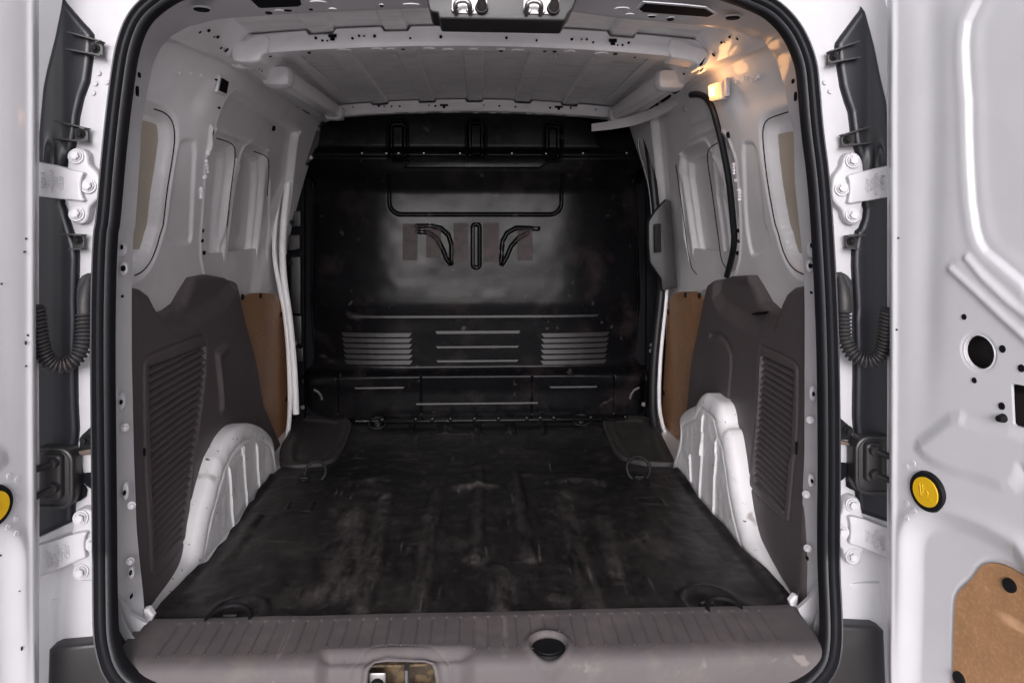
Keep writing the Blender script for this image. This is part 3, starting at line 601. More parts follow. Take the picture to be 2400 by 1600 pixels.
# roof side rails
for sg in (-1, 1):
    ys = np.linspace(.125, 1.56, 60)
    A = np.stack([sg * (gW(ys, 1.225) - .022), ys, np.full(60, 1.222)], 1); A2 = A + np.array([-sg * .018, 0, .004]); Bv = np.stack([np.full(60, sg * .585), ys, np.full(60, 1.262)], 1); Cv = np.stack([np.full(60, sg * .560), ys, roofz(np.full(60, .56)) + .004], 1)
    V = np.concatenate([A, A2, Bv, Cv]); Fc = [(j * 60 + i, j * 60 + i + 1, (j + 1) * 60 + i + 1, (j + 1) * 60 + i) for j in range(3) for i in range(59)]
    rl = link('roof_rail', mesh_from('roof_rail', V, Fc), 'inner', van, ('left' if sg < 0 else 'right') + ' roof side rail'); sharp(rl.data, 25)
    gr = lambda y, z, sg=sg: sg * (.585 + np.clip((1.262 - np.asarray(z)) / .040, -.3, 1.3) * (gW(y, 1.225) - .040 - .585) - .002)
    HL = [(1, 1378, 225, 3, 13), (1, 1438, 213, 8, 13), (1, 1500, 257, 8, 13), (1, 1474, 257, 3, 8), (1, 1522, 333, 4, 12), (1, 1560, 348, 8, 24), (1, 1788, 473, 8, 16), (1, 1803, 490, 2, 8)] if sg < 0 else [(3, 322, 257, 8, 12), (3, 266, 296, 8, 12), (3, 290, 294, 3, 9), (3, 374, 270, 5, 13), (3, 212, 380, 8, 20), (3, 8, 510, 8, 14)]
    for (k, x, y, rx, ry_) in HL:
        pp = onX(C(k, [(x, y)]), gr)[0]; disc('hole', pp, (-sg * .72, 0, -.7), rx * .0006, 'hole', rl, ry=ry_ * .00028, h=.001, square=(ry_ == 13 and rx == 8))
    # inboard boxed beam with blocks
    b = B(); p0 = Vector((sg * .575, .66, 1.243)); p1 = Vector((sg * .545, 1.43, 1.243)); d = p1 - p0
    rot = d.to_track_quat('Y', 'Z').to_matrix(); b.box((p0 + p1) / 2, (.045, d.length, .050), rot, .008)
    b.build('rail_beam', 'inner', rl)
    b = B(); b.box((sg * .578, .665, 1.238), (.085, .075, .062), None, .020); b.build('rail_block', 'inner', rl)
    b = B(); b.box((sg * .552, 1.36, 1.236), (.065, .06, .05), None, .014); b.build('rail_block', 'inner', rl)
    b = B(); b.plate([(sg * .53, .47, 1.292), (sg * .50, .56, 1.292), (sg * .50, 1.36, 1.292), (sg * .535, 1.36, 1.292)], (0, 0, -.005)); b.build('rail_lip', 'inner', rl, smooth=False)
    for i, yy in enumerate((.76, .92, 1.09, 1.24)):
        b = B(); b.box((sg * .612, yy, 1.240), (.055, .105, .008), Matrix.Rotation(R_(sg * 28), 3, 'Y')); b.build('rail_slot', 'hole', rl, smooth=False)
    for yy, zz in ((.80, 1.240), (1.02, 1.242)):
        disc('hole', (sg * .5475 if yy > .9 else sg * .5512, yy, zz), (-sg, 0, 0), .012 if yy < .9 else .006, 'hole', rl, ry=.009, h=.003)

# ------------------------------------------------------------------ bulkhead
YB = 1.55
bk = lambda S: onY(S, YB)[:, [0, 2]]
bz = lambda r: float(bk(D([(1100, r)]))[0, 1])
bxx = lambda x: float(bk(D([(x, 600)]))[0, 0])
outl = smooth_closed(bk(D([(738, 345), (742, 292), (765, 279), (820, 270), (960, 266), (1094, 265), (1230, 268), (1320, 276), (1358, 286), (1362, 300), (1364, 347), (1440, 350), (1472, 372), (1490, 415), (1500, 480), (1502, 600), (1500, 760), (1500, 900), (1492, 940), (1460, 962), (1200, 968), (900, 968), (740, 962), (702, 935), (690, 890), (686, 760), (682, 600), (681, 480), (690, 410), (708, 372)])), 2)
zk = [bz(r) for r in (1000, 900, 858, 850, 740, 700, 682, 640, 470, 440, 392, 385, 362, 352, 346, 270, 200)]
yk = [.018, .000, -.020, .026, .004, -.008, -.007, -.003, .011, .012, -.024, -.026, -.036, -.030, -.056, -.050, -.048]
o_ = np.argsort(zk); zk = np.array(zk)[o_]; yk = np.array(yk)[o_]
zz_ = np.linspace(zk[0], zk[-1], 2000); yy_ = np.interp(zz_, zk, yk); ker = np.hanning(63); ker /= ker.sum(); yy_s = np.convolve(np.pad(yy_, 31, 'edge'), ker, 'valid')
def capsule(x0, x1, y0, y1): return (x0, x1, y0, y1)
P_ = lambda pts: bk(D(pts))
jL = [P_([(958, 520), (990, 519), (1012, 524), (1030, 540), (1037, 562), (1037, 605)]), P_([(958, 532), (984, 534), (1004, 548), (1018, 575), (1024, 592), (1034, 606)])]
jR = [P_([(1236, 525), (1185, 524), (1165, 535), (1154, 555), (1151, 605)]), P_([(1212, 535), (1190, 548), (1174, 566), (1164, 590), (1154, 607)])]
tray = P_([(928, 358), (1075, 357), (1084, 364), (1104, 364), (1112, 357), (1246, 359), (1258, 374), (1240, 385), (926, 384), (938, 372)])
lid = (P_([(891, 380)])[0], P_([(1293, 495)])[0])
seams = [P_([(967, 861), (967, 950)]), P_([(1222, 861), (1222, 950)]), P_([(776, 861), (776, 950)]), P_([(1410, 861), (1410, 950)])]
def bulk_fn(X, Z):
    y = np.interp(Z, zz_, yy_s)
    cx = bxx(1094)
    y = y + .075 * np.clip((np.abs(X - cx) - .30) / .42, 0, 1) ** 2 * fill(np.abs(Z - bz(620)) - .42, .06)
    y = y + .03 * ridge(np.abs(X - cx) - .715, .02)
    zU = [(897, 937, 284, 352), (1074, 1113, 280, 352), (1249, 1286, 289, 352)]
    for x0, x1, r0, r1 in zU:
        a = bk(D([(x0, r0), (x1, r1)])); s = sdbox(X, Z, a[0, 0], a[1, 0], a[1, 1] - .03, a[0, 1], .02)
        y = y + .016 * fill(np.abs(s + .009) - .0075, .003) - .004 * ridge(s - .004, .004)
    
    s = sdbox(X, Z, lid[0][0], lid[1][0], lid[1][1], lid[0][1] + .1, .055); y = y + .010 * fill(np.abs(s + .004) - .005, .003) * sstep(bz(398), bz(408), Z)
    a = bk(D([(1083, 512), (1105, 618)])); s = sdbox(X, Z, a[0, 0], a[1, 0], a[1, 1], a[0, 1], .018); y = y + .014 * fill(np.abs(s + .006) - .005, .0025)
    for P in jL + jR: y = y + .012 * fill(dline(X, Z, P) - .0055, .0028)
    for P in seams: y = y + .005 * ridge(dline(X, Z, P), .0022)
    y = y - .006 * fill(sdpoly(X, Z, P_([(700, 380), (720, 362), (1460, 362), (1485, 400), (1490, 850), (705, 852)])), .008)
    y = y + .0022 * vnoise(X, Z, 7, 4) + .001 * vnoise(X, Z, 22, 8)
    return np.stack([X, YB + y, Z], -1)
bulk = panel('bulkhead', np.linspace(outl[:, 0].min() - .005, outl[:, 0].max() + .005, 560), np.linspace(outl[:, 1].min() - .005, outl[:, 1].max() + .005, 460), bulk_fn, 'bulk', poly=outl, parent=van, label='black moulded plastic bulkhead behind the load space', skirt=(0, .06, 0))
def bky(x, z): return float(bulk_fn(np.array([[x]]), np.array([[z]]))[0, 0, 1])
def rib(name, r, x0, x1, hgt=.007, dep=.010, taper=.012, m='bulkr', tilt=.6):
    a = bk(D([(x0, r), (x1, r)])); z = a[0, 1]; A0, A1 = a[0, 0], a[1, 0]; q = .30 * hgt; V = []; n_ = 9 if abs(A1 - A0) < .6 else 17
    for i in range(n_):
        t = i / (n_ - 1)
        for top, dy, dz_ in ((1, .012, .85), (1, 0, .8), (0, -q, -.7), (0, .010, -.75)):
            s_ = A0 if top else A0 + taper; e_ = A1 if top else A1 - taper; x = s_ + (e_ - s_) * t
            V.append((x, bky(x, z) - .004 + dy, z + dz_ * hgt))
    Fc = [(i * 4 + j, i * 4 + j + 1, (i + 1) * 4 + j + 1, (i + 1) * 4 + j) for i in range(n_ - 1) for j in range(3)] + [(0, 1, 2, 3), tuple((n_ - 1) * 4 + j for j in (3, 2, 1, 0))]
    return link(name, mesh_from(name, V, Fc), m, bulk, None, smooth=False)
for i in range(6):
    rib('vent_louvre', 770.5 + i * 12.9, 781 + i * 1.2, 946 + i * .3, .0105, .012, .012); rib('vent_louvre', 769 + i * 12.8, 1403 - 1.2 * i, 1243 - .2 * i, .0105, .012, -.012)
rib('ridge', 728, 808, 1376, .006, .010, .008); rib('ridge', 763.5, 1000, 1195, .0075, .012, .006); rib('ridge', 798, 1001, 1192, .005, .010, .006); rib('ridge', 831, 1002, 1191, .005, .010, .006)
rib('ridge', 890, 815, 929, .0042, .005, .004); rib('ridge', 888, 1262, 1371, .0042, .005, .004); rib('ridge', 928, 955, 1236, .0042, .006, .003)
for i, (x0, x1, r0, r1) in enumerate([(925, 959, 514, 598), (979, 1013, 524, 592), (1042, 1075, 512, 602), (1110, 1146, 512, 602), (1188, 1223, 526, 598)]):
    a = bk(D([(x0, r0), (x1, r1)]))
    us = np.linspace(a[0, 0], a[1, 0], 16); vs = np.linspace(a[1, 1], a[0, 1], 24)
    panel('tape_strip', us, vs, lambda X, Z: bulk_fn(X, Z) - np.array([0, .0012, 0]), 'tape', parent=bulk, label='patch of brown tape stuck on the black bulkhead' if i == 0 else None)
a = onY(D([(928, 358), (1075, 357), (1084, 364), (1104, 364), (1112, 357), (1246, 359), (1258, 374), (1240, 386), (926, 385), (938, 372)]), YB - .062); a = np.array(a)
b = B(); a2 = a.copy(); a2[:, 1] += (a2[:, 2] - a2[:, 2].min()) * .10; b.plate(a2 + np.array([0, .06, 0]), (0, -.06, 0), .005); b.build('moulded_pad', 'bulk', bulk)
for x in (835, 890, 918, 975, 1057, 1175, 1253, 1336, 1435):
    a = bk(D([(x, 354)]))[0]; disc('rivet', (a[0], bky(a[0], a[1]) - .001, a[1]), (0, -1, 0), .003, 'metal', bulk, h=.001)
# bright curved scuffed lugs at the lower corners
for pts in ([(722, 893), (732, 899), (738, 908), (740, 917)], [(1468, 889), (1457, 894), (1450, 904), (1447, 915)]):
    a = bk(D(pts)); b = B(); b.tube(resample(np.stack([a[:, 0], [bky(x, z) - .004 for x, z in a], a[:, 1]], 1), 10), .0045, 8); b.build('corner_lug', 'bulkd' if 0 else 'trim', bulk)
# ledge with clips where bulkhead meets the floor
b = B(); a = onY(D([(870, 972), (1435, 970)]), 1.49); b.box(((a[0, 0] + a[1, 0]) / 2, 1.50, .012), (a[1, 0] - a[0, 0], .05, .010), None, .003); b.build('foot_ledge', 'bulk', bulk)
for x in (878, 955, 993, 1035, 1090, 1145, 1210, 1241, 1272, 1357, 1436):
    p = onY(D([(x, 968)]), 1.49)[0]; b = B(); b.box((p[0], 1.485, .020), (.018, .03, .014), None, .004); b.build('clip', 'bulk', bulk)

# dark cab frame either side of the bulkhead
b = B()
b.box((-.80, 1.60, .60), (.16, .03, 1.3)); b.box((.80, 1.60, .60), (.16, .03, 1.3)); b.box((0, 1.64, 1.27), (1.5, .02, .14)); b.box((0, 1.64, .6), (1.5, .02, 1.4))
b.build('cab_frame', 'hole', van, 'dark cab side frame behind the bulkhead', smooth=False)
def yplate(name, pts, y, m, parent, th=.01, bev=.002, label=None):
    p = onY(D(pts), y); b = B(); b.plate(p + np.array([0, th, 0]), (0, -th, 0), bev); return b.build(name, m, parent, label)
bp = yplate('side_bracket', [(663, 540), (688, 540), (688, 572), (663, 575)], 1.52, 'step', van, .02)
for q_ in [(668, 485, 690, 520), (668, 590, 690, 720), (672, 725, 692, 790), (660, 380, 690, 410), (676, 800, 696, 830)]:
    yplate('side_bracket', [(q_[0], q_[1]), (q_[2], q_[1]), (q_[2], q_[3]), (q_[0], q_[3])], 1.535, 'bulkd', van, .02)
for (x, y) in [(684, 402), (670, 510), (667, 604), (678, 788), (1497, 792), (1495, 805), (1478, 928), (695, 935)]:
    bolt('bolt', onY(D([(x, y)]), 1.512)[0], (0, -1, 0), .007, 'black' if x < 1000 and y < 700 else 'metal', van)
yplate('striker_strip', [(672, 385), (700, 384), (700, 392), (672, 393)], 1.525, 'inner', van, .008)
yplate('wire_loom', [(712, 300), (722, 285), (738, 290), (736, 330), (722, 345), (712, 370), (700, 380), (700, 350), (708, 330)], 1.50, 'boot', van, .03, .004)
for (x, y) in ((720, 291), (730, 297), (715, 362)): bolt('screw', onY(D([(x, y)]), 1.495)[0], (0, -1, 0), .006, 'metal', van)
# front door pillars: painted strip + rubber
for pts, m, r, lab in (([(702, 285), (690, 310), (668, 380), (655, 470), (648, 560), (651, 640), (664, 720), (672, 800), (677, 870), (680, 950)], 'inner', .013, 'white front edge of the left side-door opening'),
                       ([(640, 300), (655, 330), (650, 400), (633, 500), (628, 580), (640, 650), (655, 720), (664, 820), (667, 960), (655, 1022)], 'inner', .009, None),
                       ([(1484, 300), (1496, 380), (1508, 500), (1521, 600), (1519, 680), (1507, 780), (1500, 870), (1500, 960), (1512, 1000), (1534, 1024)], 'rubber', .017, 'black seal along the right side-door opening'),
                       ([(1466, 320), (1468, 352), (1480, 385), (1491, 430), (1497, 490), (1502, 560)], 'metal', .004, None),
                       ([(1535, 600), (1530, 690), (1518, 800), (1513, 900), (1516, 960), (1541, 1028)], 'inner', .008, None)):
    P = resample(smooth_closed(onY(D(pts), 1.40 if m != 'metal' else 1.47), 2, False), 50); b = B(); b.tube(P, r, 12); b.build('door_aperture_seal' if m == 'rubber' else ('cable' if m == 'metal' else 'aperture_edge'), m, van, lab)
yplate('side_door_latch', [(1530, 458), (1541, 462), (1548, 560), (1556, 660), (1521, 668), (1519, 640), (1493, 602), (1490, 560), (1490, 510), (1505, 485)], 1.32, 'bumper', van, .03, .004, 'black latch cover on the right side door')
yplate('latch_handle', [(1503, 515), (1518, 513), (1519, 578), (1504, 580)], 1.28, 'black', van, .012, .003)
yplate('door_check_bracket', [(1497, 300), (1508, 292), (1530, 296), (1530, 322), (1508, 330), (1500, 320)], 1.38, 'black', van, .03, .003)
bolt('bolt', onY(D([(1516, 312)]), 1.345)[0], (0, -1, 0), .006, 'metal', van)
# sliding door track under the right roof rail
A = onY(C(2, [(1722, 853), (1850, 835), (1990, 800), (2120, 755), (2240, 690), (2349, 620)]), np.array([1.43, 1.35, 1.24, 1.10, .98, .88])); Bq = onY(C(2, [(1722, 905), (1850, 893), (2000, 868), (2140, 820), (2250, 762), (2349, 700)]), np.array([1.43, 1.35, 1.24, 1.10, .98, .88]))
A = resample(A, 24); Bq = resample(Bq, 24); b = B()
V = list(A) + list(Bq) + list(Bq + np.array([.02, .01, .004])) + list(A + np.array([.02, .01, .004])); k = 24
Fc = [(j * k + i, j * k + i + 1, ((j + 1) % 4) * k + i + 1, ((j + 1) % 4) * k + i) for j in range(4) for i in range(k - 1)] + [(0, k, 2 * k, 3 * k)]
tr = link('sliding_door_track', mesh_from('sliding_door_track', V, Fc), 'inner', van, 'white sliding door track below the right roof rail'); sharp(tr.data, 30)

# ------------------------------------------------------------------ floor
b = B(); b.box((0, .77, -.03), (1.66, 1.6, .02)); b.build('load_floor', 'inner', van, 'painted metal floor under the mat', smooth=False)
fz = lambda S: onZ(S, 0.0)[:, :2]
mo = fz(D([(352, 1452), (344, 1432), (352, 1418), (372, 1392), (400, 1364), (430, 1330), (455, 1303), (478, 1288), (500, 1258), (520, 1238), (528, 1222), (545, 1205), (572, 1160), (584, 1150), (592, 1130), (612, 1108), (628, 1082), (645, 1068), (700, 1064), (758, 1056), (785, 1030), (803, 985), (795, 962), (1390, 962), (1385, 985), (1400, 1012), (1412, 1040), (1440, 1052), (1530, 1056), (1554, 1078), (1580, 1110), (1600, 1140), (1632, 1180), (1662, 1212), (1700, 1262), (1728, 1290), (1760, 1315), (1800, 1350), (1822, 1380), (1828, 1398), (1838, 1412), (1838, 1440)]))
def strip(k, a, b_, wd): p = fz(C(k, [a, b_])); return p, wd
mribs = [strip(8, (135, 1110), (318, 290), .024), strip(8, (520, 1100), (655, 250), .024), strip(8, (925, 735), (950, 60), .020), strip(8, (1295, 725), (1190, 100), .020), strip(8, (1085, 1080), (1070, 790), .030), strip(8, (1745, 1110), (1520, 290), .026), strip(8, (1880, 820), (1790, 440), .022), strip(7, (1560, 720), (1760, 420), .02),
         strip(5, (715, 1400), (715, 1330), .018), strip(5, (935, 1400), (935, 1330), .018), strip(5, (1160, 1400), (1160, 1330), .018), strip(5, (480, 1400), (490, 1320), .01), strip(5, (1390, 1400), (1385, 1310), .01)]
cups = [(fz(C(7, [(1640, 1075)]))[0], .038), (fz(C(9, [(190, 1010)]))[0], .045)]
pads = [fz(C(7, [(1990, 322), (2170, 322), (2140, 385), (1955, 388)])), fz(C(8, [(2010, 285), (2190, 285), (2240, 345), (2040, 330)])), fz(D([(1012, 955), (1178, 955), (1186, 990), (1000, 992)]))]
folds = [fz(C(8, [(760, 235), (900, 212), (1080, 232)])), fz(C(8, [(100, 190), (350, 150), (560, 190)])), fz(C(8, [(1430, 190), (1600, 170), (1780, 190)]))]
def mat_fn(X, Y):
    z = np.zeros_like(X)
    for (p, wd) in mribs: z = z + .0075 * fill(dline(X, Y, p) - wd * .75, .011)
    for c, r in cups:
        d = np.hypot(X - c[0], Y - c[1]); z = z - .010 * fill(d - r, .018) + .006 * ridge(d - r - .014, .012)
    for P in pads: s = sdpoly(X, Y, P); z = z + .004 * fill(s, .004) - .003 * fill(s + .008, .003)
    for P in folds: z = z + .009 * ridge(dline(X, Y, P), .022)
    z = z - .010 * sstep(.86, .92, Y)
    z = z + .010 * vnoise(X, Y, 5, 11) * .6 + .0035 * vnoise(X, Y, 17, 12) + .0014 * vnoise(X, Y, 48, 13)
    z = z + .012 * sstep(.035, .0, np.abs(np.abs(X) - .668)) * (Y < .9)
    z = z - .004 * sstep(.03, .0, Y)
    return np.stack([X, Y, z], -1)
mobj = panel('floor_mat', np.linspace(-.76, .76, 520), np.linspace(-.03, 1.56, 520), mat_fn, 'mat', poly=mo, parent=None, label=None, skirt=(0, 0, -.010))
_me = mobj.data; co_ = np.zeros(len(_me.vertices) * 3, np.float32); _me.vertices.foreach_get('co', co_); co_ = co_.reshape(-1, 3); X_, Y_ = co_[:, 0], co_[:, 1]
wr_ = np.zeros(len(X_))
for (p, wd) in mribs: wr_ = np.maximum(wr_, .5 * sstep(wd * 1.3, wd * .35, dline(X_, Y_, p)) * sstep(1.1, .1, Y_))
for k, pts, r, a in ((8, [(60, 380), (40, 640), (30, 860)], .050, .7), (8, [(1130, 860), (1130, 980)], .030, 1.0), (8, [(1460, 1000), (1560, 1010)], .025, .8), (8, [(2050, 600), (2250, 640)], .05, .5), (7, [(2150, 960), (2349, 930)], .05, .9), (7, [(1550, 720), (1700, 560)], .07, .45), (8, [(900, 715), (960, 720)], .025, .9), (8, [(1280, 710), (1330, 720)], .022, .9), (8, [(320, 270), (300, 310)], .016, 1.2), (8, [(1530, 260), (1570, 300)], .016, 1.2), (8, [(820, 230), (1050, 225)], .014, .9), (8, [(560, 560), (760, 620)], .05, .4), (9, [(200, 720), (60, 300)], .05, .3)):
    wr_ = np.maximum(wr_, a * np.exp(-(dline(X_, Y_, fz(C(k, pts))) / r) ** 2))
wr_ = np.maximum(wr_, .16 * sstep(.9, .1, Y_))
at_ = _me.attributes.new('wear', 'FLOAT', 'POINT'); at_.data.foreach_set('value', np.clip(wr_ * 1.5, 0, 2).astype(np.float32))
tag(mobj, 'worn black rubber floor mat covering the van load floor', 'floor mat')

# side-door step wells
for pts, lab in ((D([(668, 958), (720, 953), (795, 960), (808, 968), (805, 990), (788, 1032), (766, 1058), (700, 1068), (655, 1068), (640, 1056), (645, 1020), (662, 1000)]), 'left side-door step trim'), (D([(1380, 966), (1400, 955), (1500, 955), (1514, 985), (1535, 1030), (1552, 1062), (1530, 1064), (1440, 1056), (1408, 1034), (1396, 1004)]), 'right side-door step trim')):
    P = onZ(pts, .002)[:, :2]; P = smooth_closed(P, 2)
    x0, x1, y0, y1 = P[:, 0].min(), P[:, 0].max(), P[:, 1].min(), P[:, 1].max(); cxm = (x0 + x1) / 2; sgx = np.sign(cxm)
    def sf(X, Y, P=P, sgx=sgx):
        s = sdpoly(X, Y, P); z = .001 + .005 * ridge(s + .008, .007) - .010 * fill(s + .05, .012) + .001 * vnoise(X, Y, 30, 3)
        return np.stack([X, Y, z], -1)
    panel('step_well', np.linspace(x0 - .01, x1 + .01, 70), np.linspace(y0 - .01, y1 + .01, 90), sf, 'step', poly=P, parent=van, label=lab, skirt=(0, 0, -.03))

# ------------------------------------------------------------------ wheel arches
def arch(sg, top, low, ribs, label):
    XA = .668
    tp = onX(smooth_closed(top, 2, False), sg * (XA + .026))[:, 1:]; lw = onX(low, sg * XA)[:, 1:]
    lw[:, 1] = np.minimum(lw[:, 1], 0.004) - .012
    P = np.concatenate([tp, lw]); T = [t for t in tp]
    rb = [onX(r, sg * (XA + .005))[:, 1:] for r in ribs]
    def fn(Y, Z):
        d = dline(Y, Z, T); wv = .036
        t = np.clip((wv - d) / wv, 0, 1); h = .026 * (1 - np.sqrt(np.clip(1 - t ** 2 * .97, 0, 1)))
        h = h + .0035 * ridge(d - .046, .004)
        for r in rb: h = h - .0055 * fill(dline(Y, Z, r) - .003, .0025) * sstep(.052, .066, d)
        h = h + .003 * vnoise(Y, Z, 10, 6) + .0016 * vnoise(Y, Z, 40, 7)
        return np.stack([sg * (XA + h), Y, Z], -1)
    o = panel('wheel_arch', np.linspace(P[:, 0].min() - .005, P[:, 0].max() + .005, 480), np.linspace(P[:, 1].min() - .005, P[:, 1].max() + .005, 150), fn, 'arch', poly=P, parent=van, label=label, skirt=(sg * .05, 0, 0), flip=(sg > 0))
    return o
archL = arch(-1, cat(C(7, [(1028, 1062), (1060, 1010), (1190, 860), (1268, 745), (1300, 640), (1330, 450), (1390, 230), (1455, 20)]), C(4, [(1470, 1560), (1530, 1440), (1590, 1370), (1660, 1338), (1740, 1350), (1800, 1385), (1838, 1430), (1850, 1500), (1862, 1568)]), C(7, [(1880, 110)])),
     C(7, [(1740, 310), (1590, 510), (1480, 660), (1350, 800), (1200, 920), (1050, 1120)]), [C(7, [(1560, 40), (1572, 250), (1590, 490)]), C(7, [(1660, -60), (1672, 150), (1690, 380)]), C(7, [(1750, -110), (1762, 100), (1775, 230)]), cat(C(4, [(1640, 1430)]), C(4, [(1655, 1560)]))], 'left scuffed white wheel arch')
archR = arch(1, cat(C(9, [(760, 985), (730, 950), (650, 835), (560, 680), (490, 540), (440, 350), (400, 100)]), C(6, [(385, 1568), (350, 1390), (325, 1378), (310, 1280), (290, 1215), (265, 1185), (225, 1160), (185, 1130), (160, 1145), (140, 1175), (130, 1210), (100, 1225), (50, 1248), (10, 1290)]), D([(1576, 1000), (1553, 1070)])),
     C(9, [(80, 290), (200, 440), (300, 560), (470, 730), (590, 840), (750, 1040)]), [C(9, [(62, 0), (68, 180)]), C(9, [(155, -150), (140, 100), (130, 300)]), C(9, [(245, 0), (235, 200), (225, 420)]), C(6, [(160, 1210), (150, 1400), (145, 1560)]), C(6, [(245, 1420), (240, 1560)])], 'right scuffed white wheel arch with pointed peak')
# torn seam corners beside the sill
for pts in (C(7, [(990, 1060), (1022, 1052), (1058, 1105), (1032, 1165), (990, 1160)]), C(9, [(735, 1005), (770, 962), (792, 968), (790, 1070), (752, 1062)])):
    p = onY(pts, .004); b = B(); b.plate(p + np.array([0, .012, 0]), (0, -.014, 0), .003); b.build('seam_corner', 'arch', van)

# ------------------------------------------------------------------ quarter trims with slatted grilles
def clipx(poly, z):
    ys = []
    n = len(poly)
    for i in range(n):
        a, c = poly[i], poly[(i + 1) % n]
        if (a[1] > z) != (c[1] > z): ys.append(a[0] + (z - a[1]) * (c[0] - a[0]) / (c[1] - a[1]))
    return (min(ys), max(ys)) if len(ys) >= 2 else None
def trim(sg, out, grille, slat, bump, label, extra=None, shelf=None, step=.0172, mark=None):
    g = lambda y, z: sg * gT(y, z)
    q = lambda S: onX(S, g)[:, 1:]
    O = q(out); O[:, 0] = np.maximum(O[:, 0], -.0); G = smooth_closed(q(grille), 2); Sl = q(slat); Bm = q(bump); Sh = q(shelf)
    def fn(Y, Z):
        d = sdpoly(Y, Z, O); h = np.zeros_like(Y)
        t = np.clip((.022 + d) / .022, 0, 1); h = h + .018 * (1 - np.sqrt(np.clip(1 - t * t * .96, 0, 1)))   # rounded rim going outward
        s = sdpoly(Y, Z, G); h = h + .004 * ridge(s, .0035) - .0015 * fill(s, .004)
        h = h + .012 * fill(sdpoly(Y, Z, Sl), .003)
        if len(Bm) < 4: h = h - .010 * fill(dline(Y, Z, Bm) - .012, .012)
        else: h = h + .007 * fill(dline(Y, Z, Bm) - .006, .010)
        h = h + .018 * fill(sdpoly(Y, Z, Sh), .028)
        h = h - .012 * sstep(.30, .62, Y) * sstep(.55, .3, Z) + .003 * vnoise(Y, Z, 6, 9)
        return np.stack([sg * (gT(Y, Z) + h), Y, Z], -1)
    o = panel('quarter_trim', np.linspace(O[:, 0].min() - .01, O[:, 0].max() + .01, 400), np.linspace(O[:, 1].min() - .01, O[:, 1].max() + .01, 300), fn, 'trim', poly=O, parent=van, label=label, skirt=(sg * .035, 0, 0), flip=(sg > 0))
    z = Sl[:, 1].max() - step * .7; xo_ = lambda y, z, h: sg * (float(gT(y, z)) - .012 * float(sstep(.30, .62, y) * sstep(.55, .3, z)) + h)
    while z > Sl[:, 1].min() + step * .6:
        c = clipx(Sl, z)
        if c and c[1] - c[0] > .02:
            y0, y1 = c[0] + .001, c[1] - .001; ym = (y0 + y1) / 2; V = []
            for yy in (y0, ym, y1):
                V += [(xo_(yy, z, .0105), yy, z + step * .42), (xo_(yy, z, .0015), yy, z - step * .02), (xo_(yy, z, .0005), yy, z - step * .20), (xo_(yy, z, .0105), yy, z - step * .42)]
            Fc = [(i * 4 + j, i * 4 + j + 1, (i + 1) * 4 + j + 1, (i + 1) * 4 + j) for i in range(2) for j in range(3)] + [(0, 1, 2, 3), (8, 11, 10, 9)]
            link('slat', mesh_from('slat', V, Fc), 'trim', o, None, smooth=False)
        z -= step
    return o, g
tL, tgL = trim(-1, cat(D([(296, 1440), (296, 655), (330, 664), (346, 676), (358, 700), (372, 722), (384, 733), (400, 722), (425, 712), (442, 696), (452, 668), (464, 637), (492, 630), (535, 638), (547, 648), (556, 685), (573, 770), (600, 925), (646, 1032), (640, 1062), (600, 1020), (560, 1010), (500, 1080), (470, 1180), (455, 1260), (440, 1300), (400, 1340), (352, 1405), (335, 1425)])),
    C(4, [(985, 1568), (988, 960), (1000, 900), (1050, 870), (1385, 738), (1418, 755), (1424, 810), (1370, 1568)]).tolist() and cat(C(7, [(1035, 780), (1010, 300), (998, 0)]), C(4, [(988, 960), (1000, 905), (1050, 868), (1385, 738), (1420, 755), (1422, 830)]), C(7, [(1330, 0), (1300, 450), (1285, 590), (1080, 830), (1045, 825)])),
    cat(C(7, [(1062, 740), (1048, 400), (1038, 0)]), C(4, [(1026, 960), (1410, 812), (1400, 1000)]), C(7, [(1335, -60), (1310, 180), (1262, 560), (1120, 690)])),
    C(4, [(1495, 1230), (1480, 880), (1535, 830)]), 'left dark brown-grey plastic quarter trim', shelf=D([(372, 700), (384, 735), (400, 745), (440, 742), (480, 715), (520, 690), (540, 660), (542, 630), (430, 630)]))
tR, tgR = trim(1, cat(D([(1862, 1440), (1862, 652), (1818, 660), (1804, 672), (1795, 690), (1784, 712), (1770, 718), (1745, 712), (1728, 692), (1715, 655), (1706, 632), (1665, 634), (1632, 645), (1622, 652), (1612, 690), (1598, 790), (1582, 930), (1560, 1060), (1600, 1010), (1640, 960), (1690, 1030), (1700, 1100), (1735, 1230), (1790, 1330), (1822, 1380), (1832, 1400), (1840, 1430)])),
    cat(C(6, [(535, 815), (550, 815), (765, 915), (790, 960), (795, 1010), (780, 1568)]), C(9, [(765, 0), (735, 455), (718, 470), (470, 235), (460, 190), (480, 0)]), C(6, [(500, 1400), (520, 1000)])),
    cat(C(6, [(542, 880), (762, 985), (762, 1100), (742, 1568)]), C(9, [(735, 0), (708, 388), (690, 385), (490, 190), (495, 0)]), C(6, [(510, 1400), (530, 1100)])),
    C(6, [(200, 740), (260, 735), (310, 780), (345, 860), (352, 960), (345, 1150), (338, 1340)]), 'right dark brown-grey plastic quarter trim', shelf=D([(1790, 650), (1786, 712), (1775, 742), (1740, 752), (1700, 738), (1655, 705), (1640, 680), (1642, 630)]), step=.0158)
for o, g, k, pts in ((tR, tgR, 6, [(475, 590), (520, 578), (568, 574), (545, 592), (490, 600)]),):
    p = onX(C(k, pts), g); p[:, 0] -= .0; b = B(); b.plate(p - np.array([-.012, 0, 0]), (-.014, 0, 0)); b.build('slot', 'hole', o, smooth=False)
